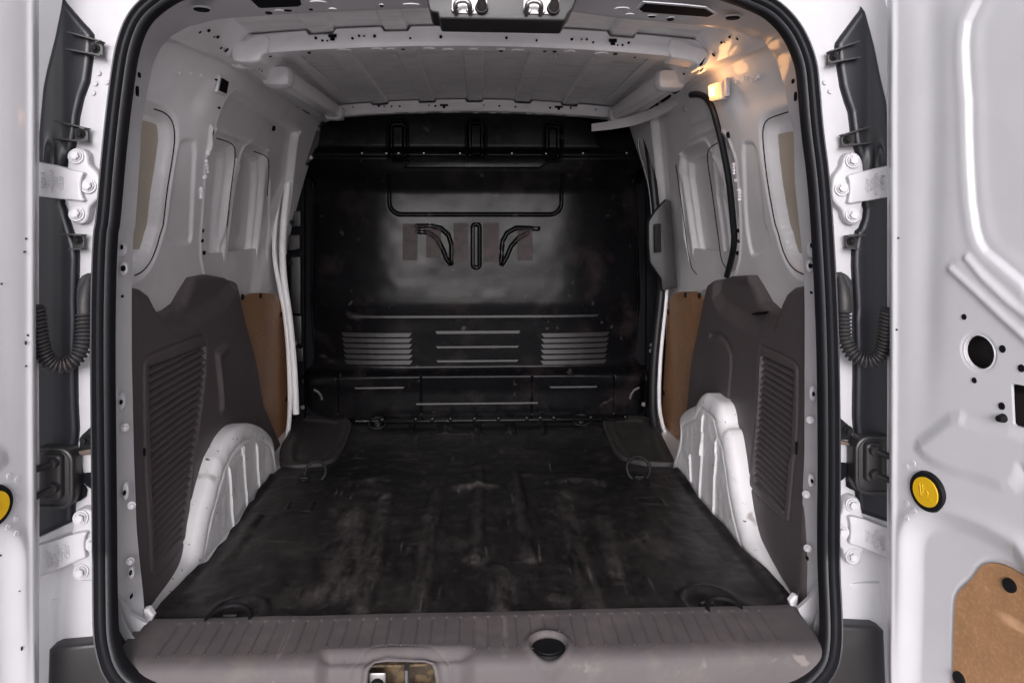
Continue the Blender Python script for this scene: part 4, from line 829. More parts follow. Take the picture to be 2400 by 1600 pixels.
for o, g, k, a, c in ((tL, tgL, 4, (990, 1515), (990, 1568)), (tR, tgR, 6, (787, 1470), (785, 1560))):
    p = onX(C(k, [a, c]), g); sg = np.sign(p[0, 0]); b = B(); b.box((p[0] + p[1]) / 2 - np.array([sg * .001, 0, 0]), (.004, .004, abs(p[0, 2] - p[1, 2]))); b.build('slot', 'hole', o, smooth=False)

# hardboard lining of the side doors
def lining(sg, pts, plugs, label):
    P = onX(pts, sg * .770)[:, 1:]; P = smooth_closed(P, 2)
    fn = lambda Y, Z: np.stack([sg * (.795 + .0006 * vnoise(Y, Z, 8, 2)), Y, Z], -1)
    fn2 = lambda Y, Z: np.stack([np.full_like(Y, sg * .770), Y, Z], -1)
    o = panel('hardboard_lining', np.linspace(P[:, 0].min() - .01, P[:, 0].max() + .01, 60), np.linspace(P[:, 1].min() - .01, P[:, 1].max() + .01, 60), fn2, 'wood2', poly=P, parent=van, label=label, skirt=(sg * .004, 0, 0), flip=(sg > 0))
    for S in plugs:
        p = onX(D([S]), sg * .770)[0]; disc('plug', p - np.array([sg * .002, 0, 0]), (-sg, 0, 0), .010, 'black', o, h=.003)
lining(-1, D([(540, 674), (628, 672), (638, 682), (648, 705), (655, 760), (660, 830), (665, 930), (665, 985), (655, 1012), (642, 1028), (620, 1010), (560, 800)]), [(556, 682), (597, 679), (644, 722), (657, 917)], 'left hardboard lining panel of the side door')
lining(1, D([(1632, 670), (1555, 669), (1542, 680), (1536, 700), (1530, 780), (1524, 880), (1520, 960), (1524, 990), (1536, 1020), (1560, 1010), (1600, 860)]), [(1608, 679), (1576, 677), (1536, 716), (1526, 902)], 'right hardboard lining panel of the side door')
# lower inner skins so nothing is open behind the trims
for sg in (-1, 1):
    b = B(); b.box((sg * .815, .78, .32), (.01, 1.56, .80)); b.build('door_skin' if 0 else 'lower_side_skin', 'inner', van, smooth=False)

# ------------------------------------------------------------------ sill trim
prof_s = np.array([(0.012, .006), (-.006, .007), (-.122, .001), (-.138, -.004), (-.148, -.016), (-.154, -.040), (-.166, -.10), (-.178, -.20)])
sl_ = np.r_[0, np.cumsum(np.linalg.norm(np.diff(prof_s, axis=0), axis=1))]
ss = np.linspace(0, sl_[-1], 800); py_ = np.interp(ss, sl_, prof_s[:, 0]); pz_ = np.interp(ss, sl_, prof_s[:, 1]); kk = np.ones(41) / 41
py_ = np.convolve(np.pad(py_, 20, 'edge'), kk, 'valid'); pz_ = np.convolve(np.pad(pz_, 20, 'edge'), kk, 'valid')
s_of_y = lambda y: np.interp(-np.asarray(y), -py_, ss)
s_of_z = lambda z: np.interp(-np.asarray(z), -pz_[200:], ss[200:])
x_n0 = onZ(C(7, [(2200, 1400)]), 0)[0, 0]; x_n1 = onZ(C(8, [(870, 1390)]), 0)[0, 0]
capc = onZ(C(8, [(1425, 1300)]), .002)[0]
hs_ = onY(C(8, [(170, 1568), (175, 1500), (215, 1448), (300, 1440), (560, 1440), (615, 1455), (632, 1500), (645, 1568), (650, 1700), (160, 1700)]), -.155)
hole_poly = np.stack([hs_[:, 0], s_of_z(hs_[:, 2])], 1)
gx = np.arange(-.592, .62, .0282)
def sill_fn(X, S_):
    y = np.interp(S_, ss, py_); z = np.interp(S_, ss, pz_)
    h = np.zeros_like(X)
    sA, sB = float(s_of_y(-.012)), s_of_y(np.where((X > x_n0 - .02) & (X < x_n1), -.098, -.112))
    cap = np.hypot(X - capc[0], y - capc[1])
    for x0 in gx:
        d = np.hypot(X - x0, S_ - np.clip(S_, sA, sB)); h = h - .0028 * ridge(d, .0021) * (cap > .045)
    h = h + .004 * ridge(cap - .040, .006) - .006 * fill(cap - .034, .003)
    nn = sstep(x_n0 - .01, x_n0 + .02, X) * sstep(x_n1 + .02, x_n1 - .02, X)
    h = h - .016 * nn * sstep(float(s_of_y(-.104)), float(s_of_y(-.130)), S_)
    s = sdpoly(X, S_, hole_poly); h = h + .005 * ridge(s - .004, .006) - .001 * ridge(s - .03, .0025)
    h = h + .0012 * vnoise(X, S_, 12, 4) + .0005 * vnoise(X, S_, 60, 5)
    # normal of profile
    ty = np.gradient(py_, ss); tz = np.gradient(pz_, ss); a = np.interp(S_, ss, ty); c = np.interp(S_, ss, tz)
    ny, nz = c, -a; L_ = np.hypot(ny, nz); return np.stack([X, y + h * ny / L_, z + h * nz / L_], -1)
E_ = sl_[-1]
spoly = np.array([(-.672, 0), (.672, 0), (.672, .14), (.668, .17), (.655, .20), (.62, .225), (.55, .235), (.50, E_), (-.50, E_), (-.55, .24), (-.62, .23), (-.655, .205), (-.668, .17), (-.672, .14)])
sill = panel('sill_trim', np.linspace(-.68, .68, 900), np.linspace(0, E_, 170), sill_fn, 'sill', poly=spoly, parent=van, label='grey grained plastic trim over the rear load sill', skirt=(0, .02, -.012), holes=[hole_poly])
for x0 in gx:
    fr = -.098 if x_n0 - .02 < x0 < x_n1 else -.112
    if abs(x0 - capc[0]) < .03: fr = capc[1] + .045
    p = sill_fn(np.array([[x0]]), np.array([[float(s_of_y(fr))]]))[0, 0]; disc('groove_end', p + np.array([0, 0, .0003]), (0, -.2, 1), .0017, 'dust', sill, h=.0012, up=(0, 1, 0), seg=8)
cp = B(); cp.cyl(capc + (0, 0, -.012), capc + (0, 0, -.0050), .034, .033, 28); cp.cyl(capc + (0, 0, -.006), capc + (0, 0, -.0035), .028, .0265, 28); capo = cp.build('sill_cap', 'black', sill, 'round black cap set in the grey sill trim')
# latch recess
hc = hs_[:, 0]; hx0, hx1 = hc.min(), hc.max()
b = B(); b.box(((hx0 + hx1) / 2, -.085, -.12), (hx1 - hx0 + .05, .004, .22)); b.box(((hx0 + hx1) / 2, -.105, -.022), (hx1 - hx0 + .05, .04, .004)); b.build('latch_recess', 'grime', sill, 'rusty dirty cavity round the lower door latch', smooth=False)
a_ = onY(C(8, [(250, 1545)]), -.125)[0]; b = B(); b.box(a_ + (0, 0, -.008), (.032, .006, .045), None, .003); lp = b.build('latch_plate', 'metal', sill, 'zinc plated lower latch')
b = B(); b.cyl(a_ + (0, -.001, -.008), a_ + (0, -.012, -.008), .013, .012, 20); b.build('latch_boss', 'black', lp)
a_ = onY(C(8, [(447, 1480), (450, 1568)]), -.14); b = B(); b.tube([a_[0] + (0, .03, .002), a_[0], a_[1] + (0, 0, -.03)], .0045, 10); b.build('striker_pin', 'metal', sill)

# ------------------------------------------------------------------ lashing rings
def dring(c, r, tilt, rot, boltp=None, label=None):
    t = bpy.data.objects.new('lashing_ring', None)
    b = B(); c = Vector(c); Rm = Matrix.Rotation(rot, 3, 'Z') @ Matrix.Rotation(tilt, 3, 'X')
    P = [c + Rm @ Vector((r * math.cos(a), r * math.sin(a), 0)) for a in np.linspace(0, 2 * math.pi, 33)]
    b.tube(P, .0052, 10); o = b.build('lashing_ring', 'black', van, label)
    bb = B(); q0 = Vector(boltp if boltp is not None else c + Rm @ Vector((0, -r, 0))); bb.cyl(q0 - Vector((0, 0, .01)), q0 + Vector((0, 0, .004)), .017, .015, 20); bb.box(q0 + Vector((0, .0, .005)), (.030, .014, .010), None, .003); pl = bb.build('ring_mount', 'black', o)
    bolt('bolt', q0 + Vector((0, 0, .008)), (0, 0, 1), .0055, 'metal', o)
p = onZ(C(7, [(1548, 1140)]), .012)[0]; dring(np.array([p[0], .002, .003]), .044, R_(13), 0, np.array([p[0], .020, .000]), 'front left lashing ring half hidden by the sill')
p = onZ(C(9, [(280, 1068)]), .014)[0]; dring(np.array([p[0] + .01, -.002, .003]), .036, R_(14), .1, np.array([p[0] - .02, .026, .002]), 'front right lashing ring beside its bolt')
p = onZ(C(7, [(2170, 155)]), .0)[0]; dring(p + (0.0, 0, .018), .034, R_(62), -.15, p + np.array([-.035, -.01, -.002]), 'middle left lashing ring standing up')
p = onZ(C(8, [(2045, 150)]), .0)[0]; dring(p + (0, 0, .026), .038, R_(66), .1, p + np.array([.0, -.01, -.002]), 'middle right lashing ring standing up')
for k, S in ((5, (250, 1355)), (5, (1650, 1335))):
    p = onZ(C(k, [S]), -.004)[0]; dring(p + (0, 0, .008), .034, R_(25), 0, p + np.array([.0, .015, .0]), 'far lashing ring at the foot of the bulkhead')
    q_ = onZ(C(k, [(S[0] - 10, S[1] - 30)]), 0)[0]; b = B(); b.box(q_ + (0, 0, .0), (.17, .02, .006), None, .002); b.build('ring_pocket', 'step', mobj)

# ------------------------------------------------------------------ load space lamp
c = onX(C(3, [(235, 632)]), lambda y, z: gW(y, z) - .030)[0]
nrm = Vector((-1, -.35, -.15)).normalized(); bs = basis(nrm)
b = B(); b.box(c + Vector(nrm) * -.008, (.052, .050, .016), bs, .006); lamp = b.build('load_lamp', 'jamb', van, 'lit interior lamp with clear lens on the right wall')
b = B(); b.box(c + Vector(nrm) * .006 , (.044, .043, .014), bs, .006); b.build('lamp_lens', 'lens', lamp)
b = B(); b.cyl(c + Vector(nrm) * .016 + Vector((0, 0, -.010)), c + Vector(nrm) * .016 + Vector((0, 0, .012)), .007, .006, 14); b.build('bulb', 'bulb', lamp)
c2 = onX(C(3, [(300, 605)]), lambda y, z: gW(y, z) - .015)[0]; b = B(); b.box(c2, (.012, .030, .05), None, .004); b.build('lamp_clip', 'lens' if 0 else 'jamb', lamp)
pl = bpy.data.lights.new('lamp_light', 'POINT'); pl.energy = .11; pl.color = (1, .50, .20); pl.shadow_soft_size = .02; pl.specular_factor = .12; plo = bpy.data.objects.new('lamp_light', pl); COL.objects.link(plo); plo.location = Vector(c) + nrm * .045 + Vector((0, 0, .03))
a_ = onY(C(3, [(50, 690)]), .86)[0]; b = B(); b.box(a_, (.042, .03, .078), None, .006); b.build('rail_bumper', 'jamb', van, 'small grey plastic block hanging below the right roof rail')

# ------------------------------------------------------------------ upper latch on the header
def zplate(name, S, y, m, parent, th, bev=.002, label=None):
    p = onY(S, y); b = B(); b.plate(p + np.array([0, th, 0]), (0, -th, 0), bev); return b.build(name, m, parent, label)
lt = zplate('upper_latch', C(2, [(585, -120), (592, 20), (605, 70), (620, 84), (662, 90), (668, 118), (682, 130), (1528, 145), (1545, 135), (1562, 98), (1596, 60), (1622, -10), (1625, -120)]), -.045, 'bumper', van, .10, .004, 'black plastic housing of the upper door latch')
for x0 in (0, 494):
    d_ = 4 if x0 else 0
    pz = zplate('striker_plate', C(2, [(760 + x0, -60), (758 + x0, 70 + d_), (775 + x0, 92 + d_), (990 + x0, 98 + d_), (1005 + x0, 85 + d_), (1008 + x0, -60)]), -.049, 'metal', lt, .003, .001)
    P = onY(C(2, [(785 + x0, 68 + d_), (782 + x0, 30 + d_), (800 + x0, 10 + d_), (835 + x0, 4 + d_), (865 + x0, 10 + d_), (885 + x0, 30 + d_), (885 + x0, 68 + d_)]), -.075); P[0, 1] = P[-1, 1] = -.052
    b = B(); b.tube(smooth_closed(P, 2, False), .0048, 12); b.build('striker_loop', 'metal', lt)
    for xx in (785, 885): q_ = onY(C(2, [(xx + x0, 68 + d_)]), -.05)[0]; b = B(); b.cyl(q_ + (0, .004, 0), q_ - np.array([0, .008, 0]), .0085, .007, 18); b.build('striker_nut', 'metal', lt)
    q_ = onY(C(2, [(965 + x0, 55 + d_)]), -.052)[0]; b = B(); b.cyl(q_ + (0, .004, 0), q_ - np.array([0, .010, 0]), .0135, .012, 20); b.cyl(q_ - np.array([0, .009, 0]), q_ + np.array([0, -.035, .012]), .011, .006, 20); b.build('guide_peg', 'boot', lt)

# ------------------------------------------------------------------ hinge side: dark trims, clips, hinges, hoses, check straps
jt = {-1: cat(C(1, [(415, -30), (440, 10), (500, 80), (560, 150), (600, 190), (628, 228), (632, 260), (622, 400), (600, 560), (560, 670), (530, 800), (520, 900), (500, 1010), (462, 1090), (440, 1150), (430, 1250), (425, 1400), (440, 1430), (452, 1480), (480, 1568)]), C(4, [(520, 120), (528, 200), (520, 500), (523, 640), (515, 900), (518, 1200), (527, 1400), (512, 1530)]), C(7, [(560, 170), (555, 220), (500, 350), (495, 465), (270, 568), (150, 620)]), C(4, [(180, 1400), (180, 0)]), C(1, [(200, 1400), (255, 800), (275, 600), (300, 480), (360, 250), (400, 60)])),
      1: cat(C(3, [(1240, 35), (1235, 60), (1185, 125), (1100, 240), (1068, 285), (1062, 310), (1075, 440), (1100, 600), (1130, 700), (1155, 770), (1168, 880), (1185, 990), (1210, 1060), (1225, 1100), (1232, 1200), (1250, 1400), (1262, 1440), (1255, 1500), (1230, 1568)]), C(6, [(1205, 20), (1180, 160), (1178, 260), (1192, 560), (1185, 640), (1190, 900), (1185, 1300), (1195, 1430)]), C(9, [(1140, 180), (1150, 220), (1205, 265), (1215, 400), (1420, 470), (1520, 510)]), C(6, [(1520, 1400), (1500, 0)]), C(3, [(1480, 1400), (1420, 700), (1380, 540), (1330, 300), (1270, 80)]))}
YJ = -.056
def jamb(sg):
    S = jt[sg]; P = onY(S, YJ)[:, [0, 2]]
    edge = P[:, 0].max() if sg < 0 else P[:, 0].min()
    def fn(X, Z):
        s = -sdpoly(X, Z, P); t = np.clip(s / .012, 0, 1)
        y = YJ + .010 * (1 - np.sqrt(1 - (1 - t) ** 2)) + .012 * sstep(.80, .93, np.abs(X)) * sstep(.2, .5, Z) + .004 * vnoise(X, Z, 5, 9)
        zc = onY(C(1, [(380, 1090)]), YJ)[0, 2]
        y = y - .010 * ridge(np.abs(Z - zc) , .03) * np.sin(np.abs(X) * 190) * .6 * fill(np.abs(np.abs(X) - .82) - .02, .015)
        return np.stack([X, y, Z], -1)
    o = panel('jamb_trim', np.linspace(P[:, 0].min() - .005, P[:, 0].max() + .005, 80), np.linspace(P[:, 1].min() - .005, P[:, 1].max() + .005, 420), fn, 'jambtrim', poly=P, parent=van, label=('left' if sg < 0 else 'right') + ' dark plastic trim strip beside the hinges', skirt=(0, .02, 0))
    return o
for sg in (-1, 1):
    jo = jamb(sg)
    if sg < 0: clips = [(1, (655, 335), (480, 228), (470, 345), (620, 707, 285, 392)), (1, (555, 922), (390, 835), (372, 955), (512, 605, 880, 980)), (4, (537, 85), (445, 42), (483, 146), (503, 580, 44, 148))]
    else: clips = [(3, (1040, 392), (1205, 290), (1213, 400), (1000, 1075, 355, 442)), (3, (1133, 962), (1290, 872), (1308, 985), (1092, 1185, 925, 1008)), (6, (1158, 92), (1245, 48), (1215, 144), (1122, 1200, 52, 142))]
    for k, sc, f1, f2, (x0, x1, y0, y1) in clips:
        cb = zplate('trim_clip', C(k, [(x0, y0), (x1, y0 + (8 if sg < 0 else -12)), (x1, y1), (x0, y1 - 6)]), -.060, 'bumper', jo, .006, .001)
        for f, yy in ((f1, y0), (f2, y1)):
            xin = x1 if sg < 0 else x0
            p = onY(C(k, [f, (xin, yy + (6 if yy == y0 else -4))]), -.068); b = B(); d = Vector(p[1] - p[0]); b.box((p[0] + p[1]) / 2, (d.length, .020, .0028), Matrix.Rotation(-math.atan2(d.z, d.x), 3, 'Y')); b.build('clip_fin', 'bumper', jo, smooth=False)
        q_ = onY(C(k, [sc]), -.062)[0]; bolt('screw', q_, (0, -1, 0), .0068, 'black', jo)

def rc_(o, s): return lambda pts: np.array(pts, float).reshape(-1, 2) * s + np.array(o)
R4 = rc_((60, 300), 240 / 941); R5 = rc_((1900, 300), 240 / 941); R6 = rc_((0, 980), 300 / 1120); R7 = rc_((1900, 980), 300 / 1120)
HN = [(-1, R4, [(418, 262), (432, 215), (470, 189), (540, 190), (590, 222), (605, 275), (606, 332), (640, 365), (700, 420), (720, 540), (700, 650), (650, 690), (612, 730), (606, 825), (570, 878), (510, 886), (450, 860), (426, 800), (418, 700), (385, 665), (385, 660), (395, 378), (412, 374)],
       [(70, 302), (110, 310), (300, 345), (440, 390), (545, 405), (520, 450), (505, 520), (515, 610), (550, 680), (440, 660), (360, 658), (110, 628), (70, 622)], [(465, 262), (580, 535), (470, 790)], [(160, 480, '06J2019'), (198, 486, 'DT11'), (238, 486, 'V42082AD'), (280, 498, '1R00'), (325, 505, 'L')], 'upper left door hinge'),
      (1, R5, [(272, 290), (300, 243), (360, 222), (415, 243), (455, 310), (462, 400), (470, 420), (470, 660), (447, 690), (440, 800), (420, 868), (370, 896), (318, 880), (280, 830), (266, 752), (200, 700), (172, 640), (170, 520), (190, 440), (262, 362)],
       [(730, 342), (690, 350), (560, 380), (420, 412), (335, 440), (352, 480), (360, 560), (352, 630), (335, 700), (430, 682), (560, 664), (690, 638), (730, 634)], [(385, 305), (285, 560), (385, 805)], [(662, 500, 'EU2019'), (628, 500, 'DT11'), (597, 512, 'VE20R2 A0'), (562, 520, '60R06'), (522, 528, 'R')], 'upper right door hinge'),
      (-1, R6, [(662, 860), (680, 800), (740, 768), (810, 772), (860, 820), (880, 1000), (880, 1380), (820, 1402), (740, 1402), (690, 1370), (672, 1300), (665, 1260), (630, 1240), (630, 1010), (660, 960)],
       [(300, 1122), (340, 1110), (500, 1060), (640, 1010), (770, 985), (745, 1040), (735, 1110), (745, 1170), (760, 1215), (690, 1240), (560, 1300), (370, 1382), (340, 1380), (300, 1360)], [(708, 868), (815, 1095), (710, 1340)], [(432, 1232, '01J2019'), (466, 1232, 'DT11'), (500, 1205, 'V20082AD'), (537, 1195, '1R10C'), (583, 1172, 'L')], 'lower left door hinge'),
      (1, R7, [(262, 722), (300, 672), (350, 658), (408, 695), (425, 800), (450, 870), (450, 1120), (430, 1150), (410, 1245), (360, 1272), (308, 1258), (265, 1200), (262, 1130), (230, 1110), (200, 1000), (230, 830), (250, 810)],
       [(740, 985), (690, 965), (560, 915), (440, 870), (330, 850), (345, 920), (350, 1000), (345, 1050), (330, 1095), (400, 1112), (540, 1165), (690, 1236), (740, 1256)], [(365, 755), (270, 990), (365, 1205)], [(632, 1092, '11J2019'), (600, 1072, 'DT11'), (570, 1060, 'V2082AD'), (537, 1052, 'AMM'), (497, 1040, 'R')], 'lower right door hinge')]
def oval_logo(c, sg, par, hgt):
    # raised oval badge outline with script-like strokes
    b = B(); n_ = 28; P = [Vector(c) + Vector((math.cos(a) * hgt * .32, 0, math.sin(a) * hgt)) for a in np.linspace(0, 2 * math.pi, n_ + 1)]; b.tube(P, .0006, 6)
    b.build('oval_emblem', 'jamb', par)
    textmesh('embossed_text', 'Ford', hgt * .95, Vector(c) + Vector((0, -.0004, 0)), (0, 0, 1 if sg > 0 else 1), (0, -1, 0), 'jamb', par, .0012, True)
for sg, Rr, plate, arm, bolts, txt, lab in HN:
    hp = onY(smooth_closed(Rr(plate), 2), -.052)
    b = B(); b.plate(hp + np.array([0, .008, 0]), (0, -.020, 0), .005); hg = b.build('hinge', 'jamb', van, lab)
    # raised arm over the hinge plate
    ap = onY(smooth_closed(Rr(arm), 1), -.074); b = B(); b.plate(ap + np.array([0, .018, 0]), (0, -.020, 0), .003); b.build('hinge_arm', 'jamb', hg)
    # strengthening webs
    for (x, y) in bolts: bolt('bolt', onY(Rr([(x, y)]), -.066)[0], (-.12 * sg, -1, .1), .0118, 'jamb', hg, tilt=random.random())
    for (x, y, t) in txt:
        c = onY(Rr([(x, y)]), -.0765)[0]
        if len(t) == 1: oval_logo(c, sg, hg, .0135)
        else: textmesh('embossed_text', t, .0098, c, (0, 0, 1) if sg < 0 else (0, 0, -1), (0, -1, 0), 'jamb', hg, .0014)
# corrugated wiring hoses
def hose(sg, k, pts, bootp, lab):
    S = C(k, pts); n_ = len(S); yv = np.interp(np.arange(n_), [0, 3, n_ - 1], [-.075, -.090, -.135])
    P = smooth_closed(onY(S, yv), 3, False); L_ = np.linalg.norm(np.diff(P, axis=0), axis=1).sum(); m_ = int(L_ / .0011); P = resample(P, m_)
    s = np.linspace(0, L_, m_); rr = .0128 + .0026 * np.clip(np.sin(2 * np.pi * s / .0074) * 1.4 + .3, -1, 1)
    b = B(); b.tube(P, list(rr), 18); o = b.build('wiring_hose', 'boot', van, lab, ang=70)
    bp = onY(smooth_closed(C(k, bootp), 2), -.050); b = B(); b.plate(bp, (0, -.012, 0), .005); b.build('hose_boot', 'boot', o)
    e0 = P[0]; b = B(); b.tube([e0 + (0, .02, .075), e0 + (0, .006, .045), e0 + (0, 0, .02), e0], [.006, .012, .0135, .013], 18); b.build('hose_neck', 'boot', o)
hose(-1, 4, [(583, 592), (583, 700), (577, 790), (552, 862), (505, 918), (440, 948), (375, 942), (325, 905), (292, 840), (275, 760), (262, 660), (250, 540)], [(545, 590), (540, 420), (560, 345), (600, 312), (655, 308), (700, 330), (700, 600)], 'left corrugated wiring hose looping to the door')
hose(1, 6, [(1110, 572), (1112, 680), (1120, 770), (1150, 845), (1205, 898), (1270, 918), (1335, 898), (1378, 840), (1395, 760), (1404, 660), (1415, 560)], [(1000, 330), (1050, 306), (1095, 306), (1135, 335), (1158, 385), (1160, 540), (1148, 592), (1000, 600)], 'right corrugated wiring hose looping to the door')
# door check strap boots
def strap(sg, Rr, o4, i4, rods, lab):
    def rr4(x0, x1, y0, y1, r):
        return smooth_closed(np.array([(x0, y0), (x1, y0), (x1, y1), (x0, y1)], float), 0) if r == 0 else np.concatenate([[(cx + r * math.cos(a), cy + r * math.sin(a)) for a in np.linspace(a0, a0 + math.pi / 2, 7)] for cx, cy, a0 in ((x1 - r, y1 - r, 0), (x0 + r, y1 - r, math.pi / 2), (x0 + r, y0 + r, math.pi), (x1 - r, y0 + r, 1.5 * math.pi))])
    p = onY(Rr(rr4(*o4, 110)), -.060); b = B(); b.plate(p + np.array([0, .01, 0]), (0, -.030, 0), .009); o = b.build('check_strap_boot', 'bumper', van, lab)
    c = p.mean(0); P = np.concatenate([p, p[:1]]); P[:, 1] = -.0805; P = (P - c) * np.array([.93, 1, .93]) + c; P[:, 1] = -.080; b = B(); b.tube(P, .0045, 8); b.build('boot_lip', 'bumper', o)
    p = onY(Rr(rr4(*i4, 40)), -.078); b = B(); b.plate(p + np.array([0, .004, 0]), (0, -.020, 0), .005); b.build('boot_block', 'bumper', o)
    for a, c_ in rods:
        A = onY(Rr([a]), -.098)[0]; Cc = onY(Rr([c_]), -.130)[0]; b = B(); b.cyl(A + (0, .006, 0), A - np.array([0, .006, 0]), .011, .009, 18); b.tube([A, (A + Cc) / 2, Cc], .0062, 12); b.build('check_rod', 'bumper', o)
strap(-1, R6, (300, 690, 228, 762), (380, 572, 300, 690), [((460, 395), (300, 452)), ((465, 610), (300, 690))], 'left black check strap boot')
strap(1, R7, (345, 730, 130, 638), (452, 612, 200, 540), [((560, 285), (740, 350)), ((560, 492), (740, 560))], 'right black check strap boot')
for sg, Rr, blk, bt, rst, hl in ((-1, R6, [(694, 180), (710, 150), (805, 60), (860, 60), (860, 300), (690, 285)], (745, 188), [(680, 290), (830, 262), (830, 318), (700, 326)], [(700, 480), (830, 470), (830, 640), (760, 590), (708, 545)]), (1, R7, [(200, -20), (265, 0), (352, 75), (360, 108), (358, 190), (200, 190)], (325, 108), [(200, 180), (340, 215), (345, 240), (200, 225)], [(200, 380), (335, 390), (335, 480), (290, 530), (200, 590)])):
    br = zplate('stay_bracket', Rr(blk), -.058, 'black', van, .012, .003); bolt('bolt', onY(Rr([bt]), -.06)[0], (0, -1, 0), .0085, 'black', br)
    zplate('bracket_arm', Rr(rst), -.062, 'rust', br, .014, .002); zplate('body_opening', Rr(hl), -.0475, 'hole', van, .001, 0)
for lab, S in (('left', R6([(690, 595), (735, 588), (755, 630), (745, 690), (700, 722), (640, 740), (630, 700)])), ('right', R7([(345, 530), (318, 555), (318, 600), (350, 620), (410, 640), (420, 600)]))):
    zplate('sealant_patch', S, -.050, 'hole', van, .004, .001)
# lower body pocket and bumper ends
for pts, lab in ((C(7, [(352, 992), (650, 988), (650, 1500), (330, 1500), (300, 1210)]), None), (C(9, [(1075, 880), (1362, 880), (1395, 1500), (1060, 1500)]), None)):
    zplate('body_corner', pts, -.052, 'jamb', van, .010, .005)
# bumper
for pts, lab in ((C(7, [(328, 1348), (375, 1326), (735, 1288), (745, 1380), (800, 1500), (870, 1600), (900, 1900), (310, 1900)]), 'left end of the black bumper'), (C(9, [(1000, 1165), (1080, 1172), (1340, 1190), (1392, 1216), (1420, 1900), (800, 1900), (870, 1600), (950, 1480), (1010, 1350)]), 'right end of the black bumper')):
    zplate('bumper', pts, -.085, 'bumper', van, .05, .008, lab)

# ------------------------------------------------------------------ rear doors
P0 = np.array([.7865, -.150, 0]); AL = R_(73); T_ = np.array([math.cos(AL), -math.sin(AL), 0]); N_ = np.array([-math.sin(AL), -math.cos(AL), 0])
def dp(S):
    p = onP(S, P0, N_) - P0; return np.stack([p @ T_, p[:, 2]], 1)
winp = dp(cat(C(3, [(2060, -60), (2005, 45), (1955, 150), (1938, 300), (1945, 500), (1960, 690), (1962, 900), (1972, 1200), (1985, 1400), (2010, 1568)]), C(6, [(2018, 30), (2040, 100), (2080, 160), (2200, 260), (2349, 385)])))
def door_polys():
    wv = np.concatenate([winp, [(.36, .55), (.52, .52), (.58, .60), (.60, 1.20), (.55, 1.30), (.16, 1.34), (.11, 1.31)]])
    lo = np.concatenate([dp(cat(C(9, [(1560, 900), (1555, 640), (1580, 530), (1640, 470), (1740, 445), (1880, 475), (2100, 570), (2349, 715)]))), [(.34, .05), (.55, -.02), (.60, -.10), (.60, -.48), (.05, -.48), (.03, -.30)]])
    up = np.concatenate([dp(cat(C(6, [(1600, 1500), (1740, 1390), (1890, 1275), (1975, 1345), (2349, 1400)]))), [(.40, .44), (.40, .30)], dp(cat(C(9, [(2349, 60), (2330, 170), (2250, 235), (2050, 160), (1830, 100), (1690, 30)])))])
    wb = np.concatenate([dp(cat(C(9, [(1818, 1620), (1825, 1300), (1835, 1020), (1850, 970), (1880, 925), (1950, 870), (1990, 800), (2030, 762), (2090, 748), (2180, 765), (2349, 868)]))), [(.36, -.02), (.52, -.06), (.55, -.10), (.55, -.44), (.10, -.44), (.075, -.38)]])
    return wv, smooth_closed(lo, 2), smooth_closed(up, 1), smooth_closed(wb, 1)
winP, loP, upP, wbP = door_polys()
r1 = dp(C(6, [(1850, 285), (2000, 420), (2200, 610), (2349, 745), (2500, 880)])); r2 = dp(C(6, [(1960, 210), (2080, 350), (2250, 510), (2349, 590), (2500, 700)]))
rm_ = (r1[:4] + r2[:4]) / 2
bigc = dp(C(6, [(2035, 855)]))[0]; sqp = dp(C(6, [(2260, 1068), (2349, 1085), (2480, 1110), (2480, 1400), (2349, 1378), (2285, 1358), (2272, 1340)]))
btn = dp(C(9, [(1693, 250)]))[0]
def door_h(Sx, Z):
    h = -.032 * (1 - sstep(-.030, .012, Sx)) + .0035 * ridge(Sx - .016, .006)
    h = h - .005 * ridge(Sx - .075 - .02 * sstep(.2, 1.1, Z), .030) * sstep(.35, .7, Z)
    s = sdpoly(Sx, Z, winP); h = h - .008 * fill(s, .005) + .0014 * ridge(s - .012, .010) + .0012 * ridge(s + .014, .012)
    for P in (r1, r2): h = h + .0045 * ridge(dline(Sx, Z, P), .0075)
    h = h + .002 * ridge(dline(Sx, Z, rm_), .012)
    s = sdpoly(Sx, Z, loP); h = h - .016 * fill(s, .022) + .004 * ridge(s - .02, .016)
    s = sdpoly(Sx, Z, upP); h = h + .006 * fill(s, .014)
    d = np.hypot(Sx - bigc[0], Z - bigc[1]); h = h - .002 * fill(d - .031, .003)
    s = sdpoly(Sx, Z, wbP); h = h - .003 * fill(s - .006, .004)
    h = h - .018 * sstep(.0, -.35, Z) * sstep(.08, .0, Sx)
    return h + .0015 * vnoise(Sx, Z, 6, 21)
def circ(c, rx, rz, n_=24): return [(c[0] + rx * math.cos(a), c[1] + rz * math.sin(a)) for a in np.linspace(0, 2 * math.pi, n_, endpoint=False)]
rb_ = .0275
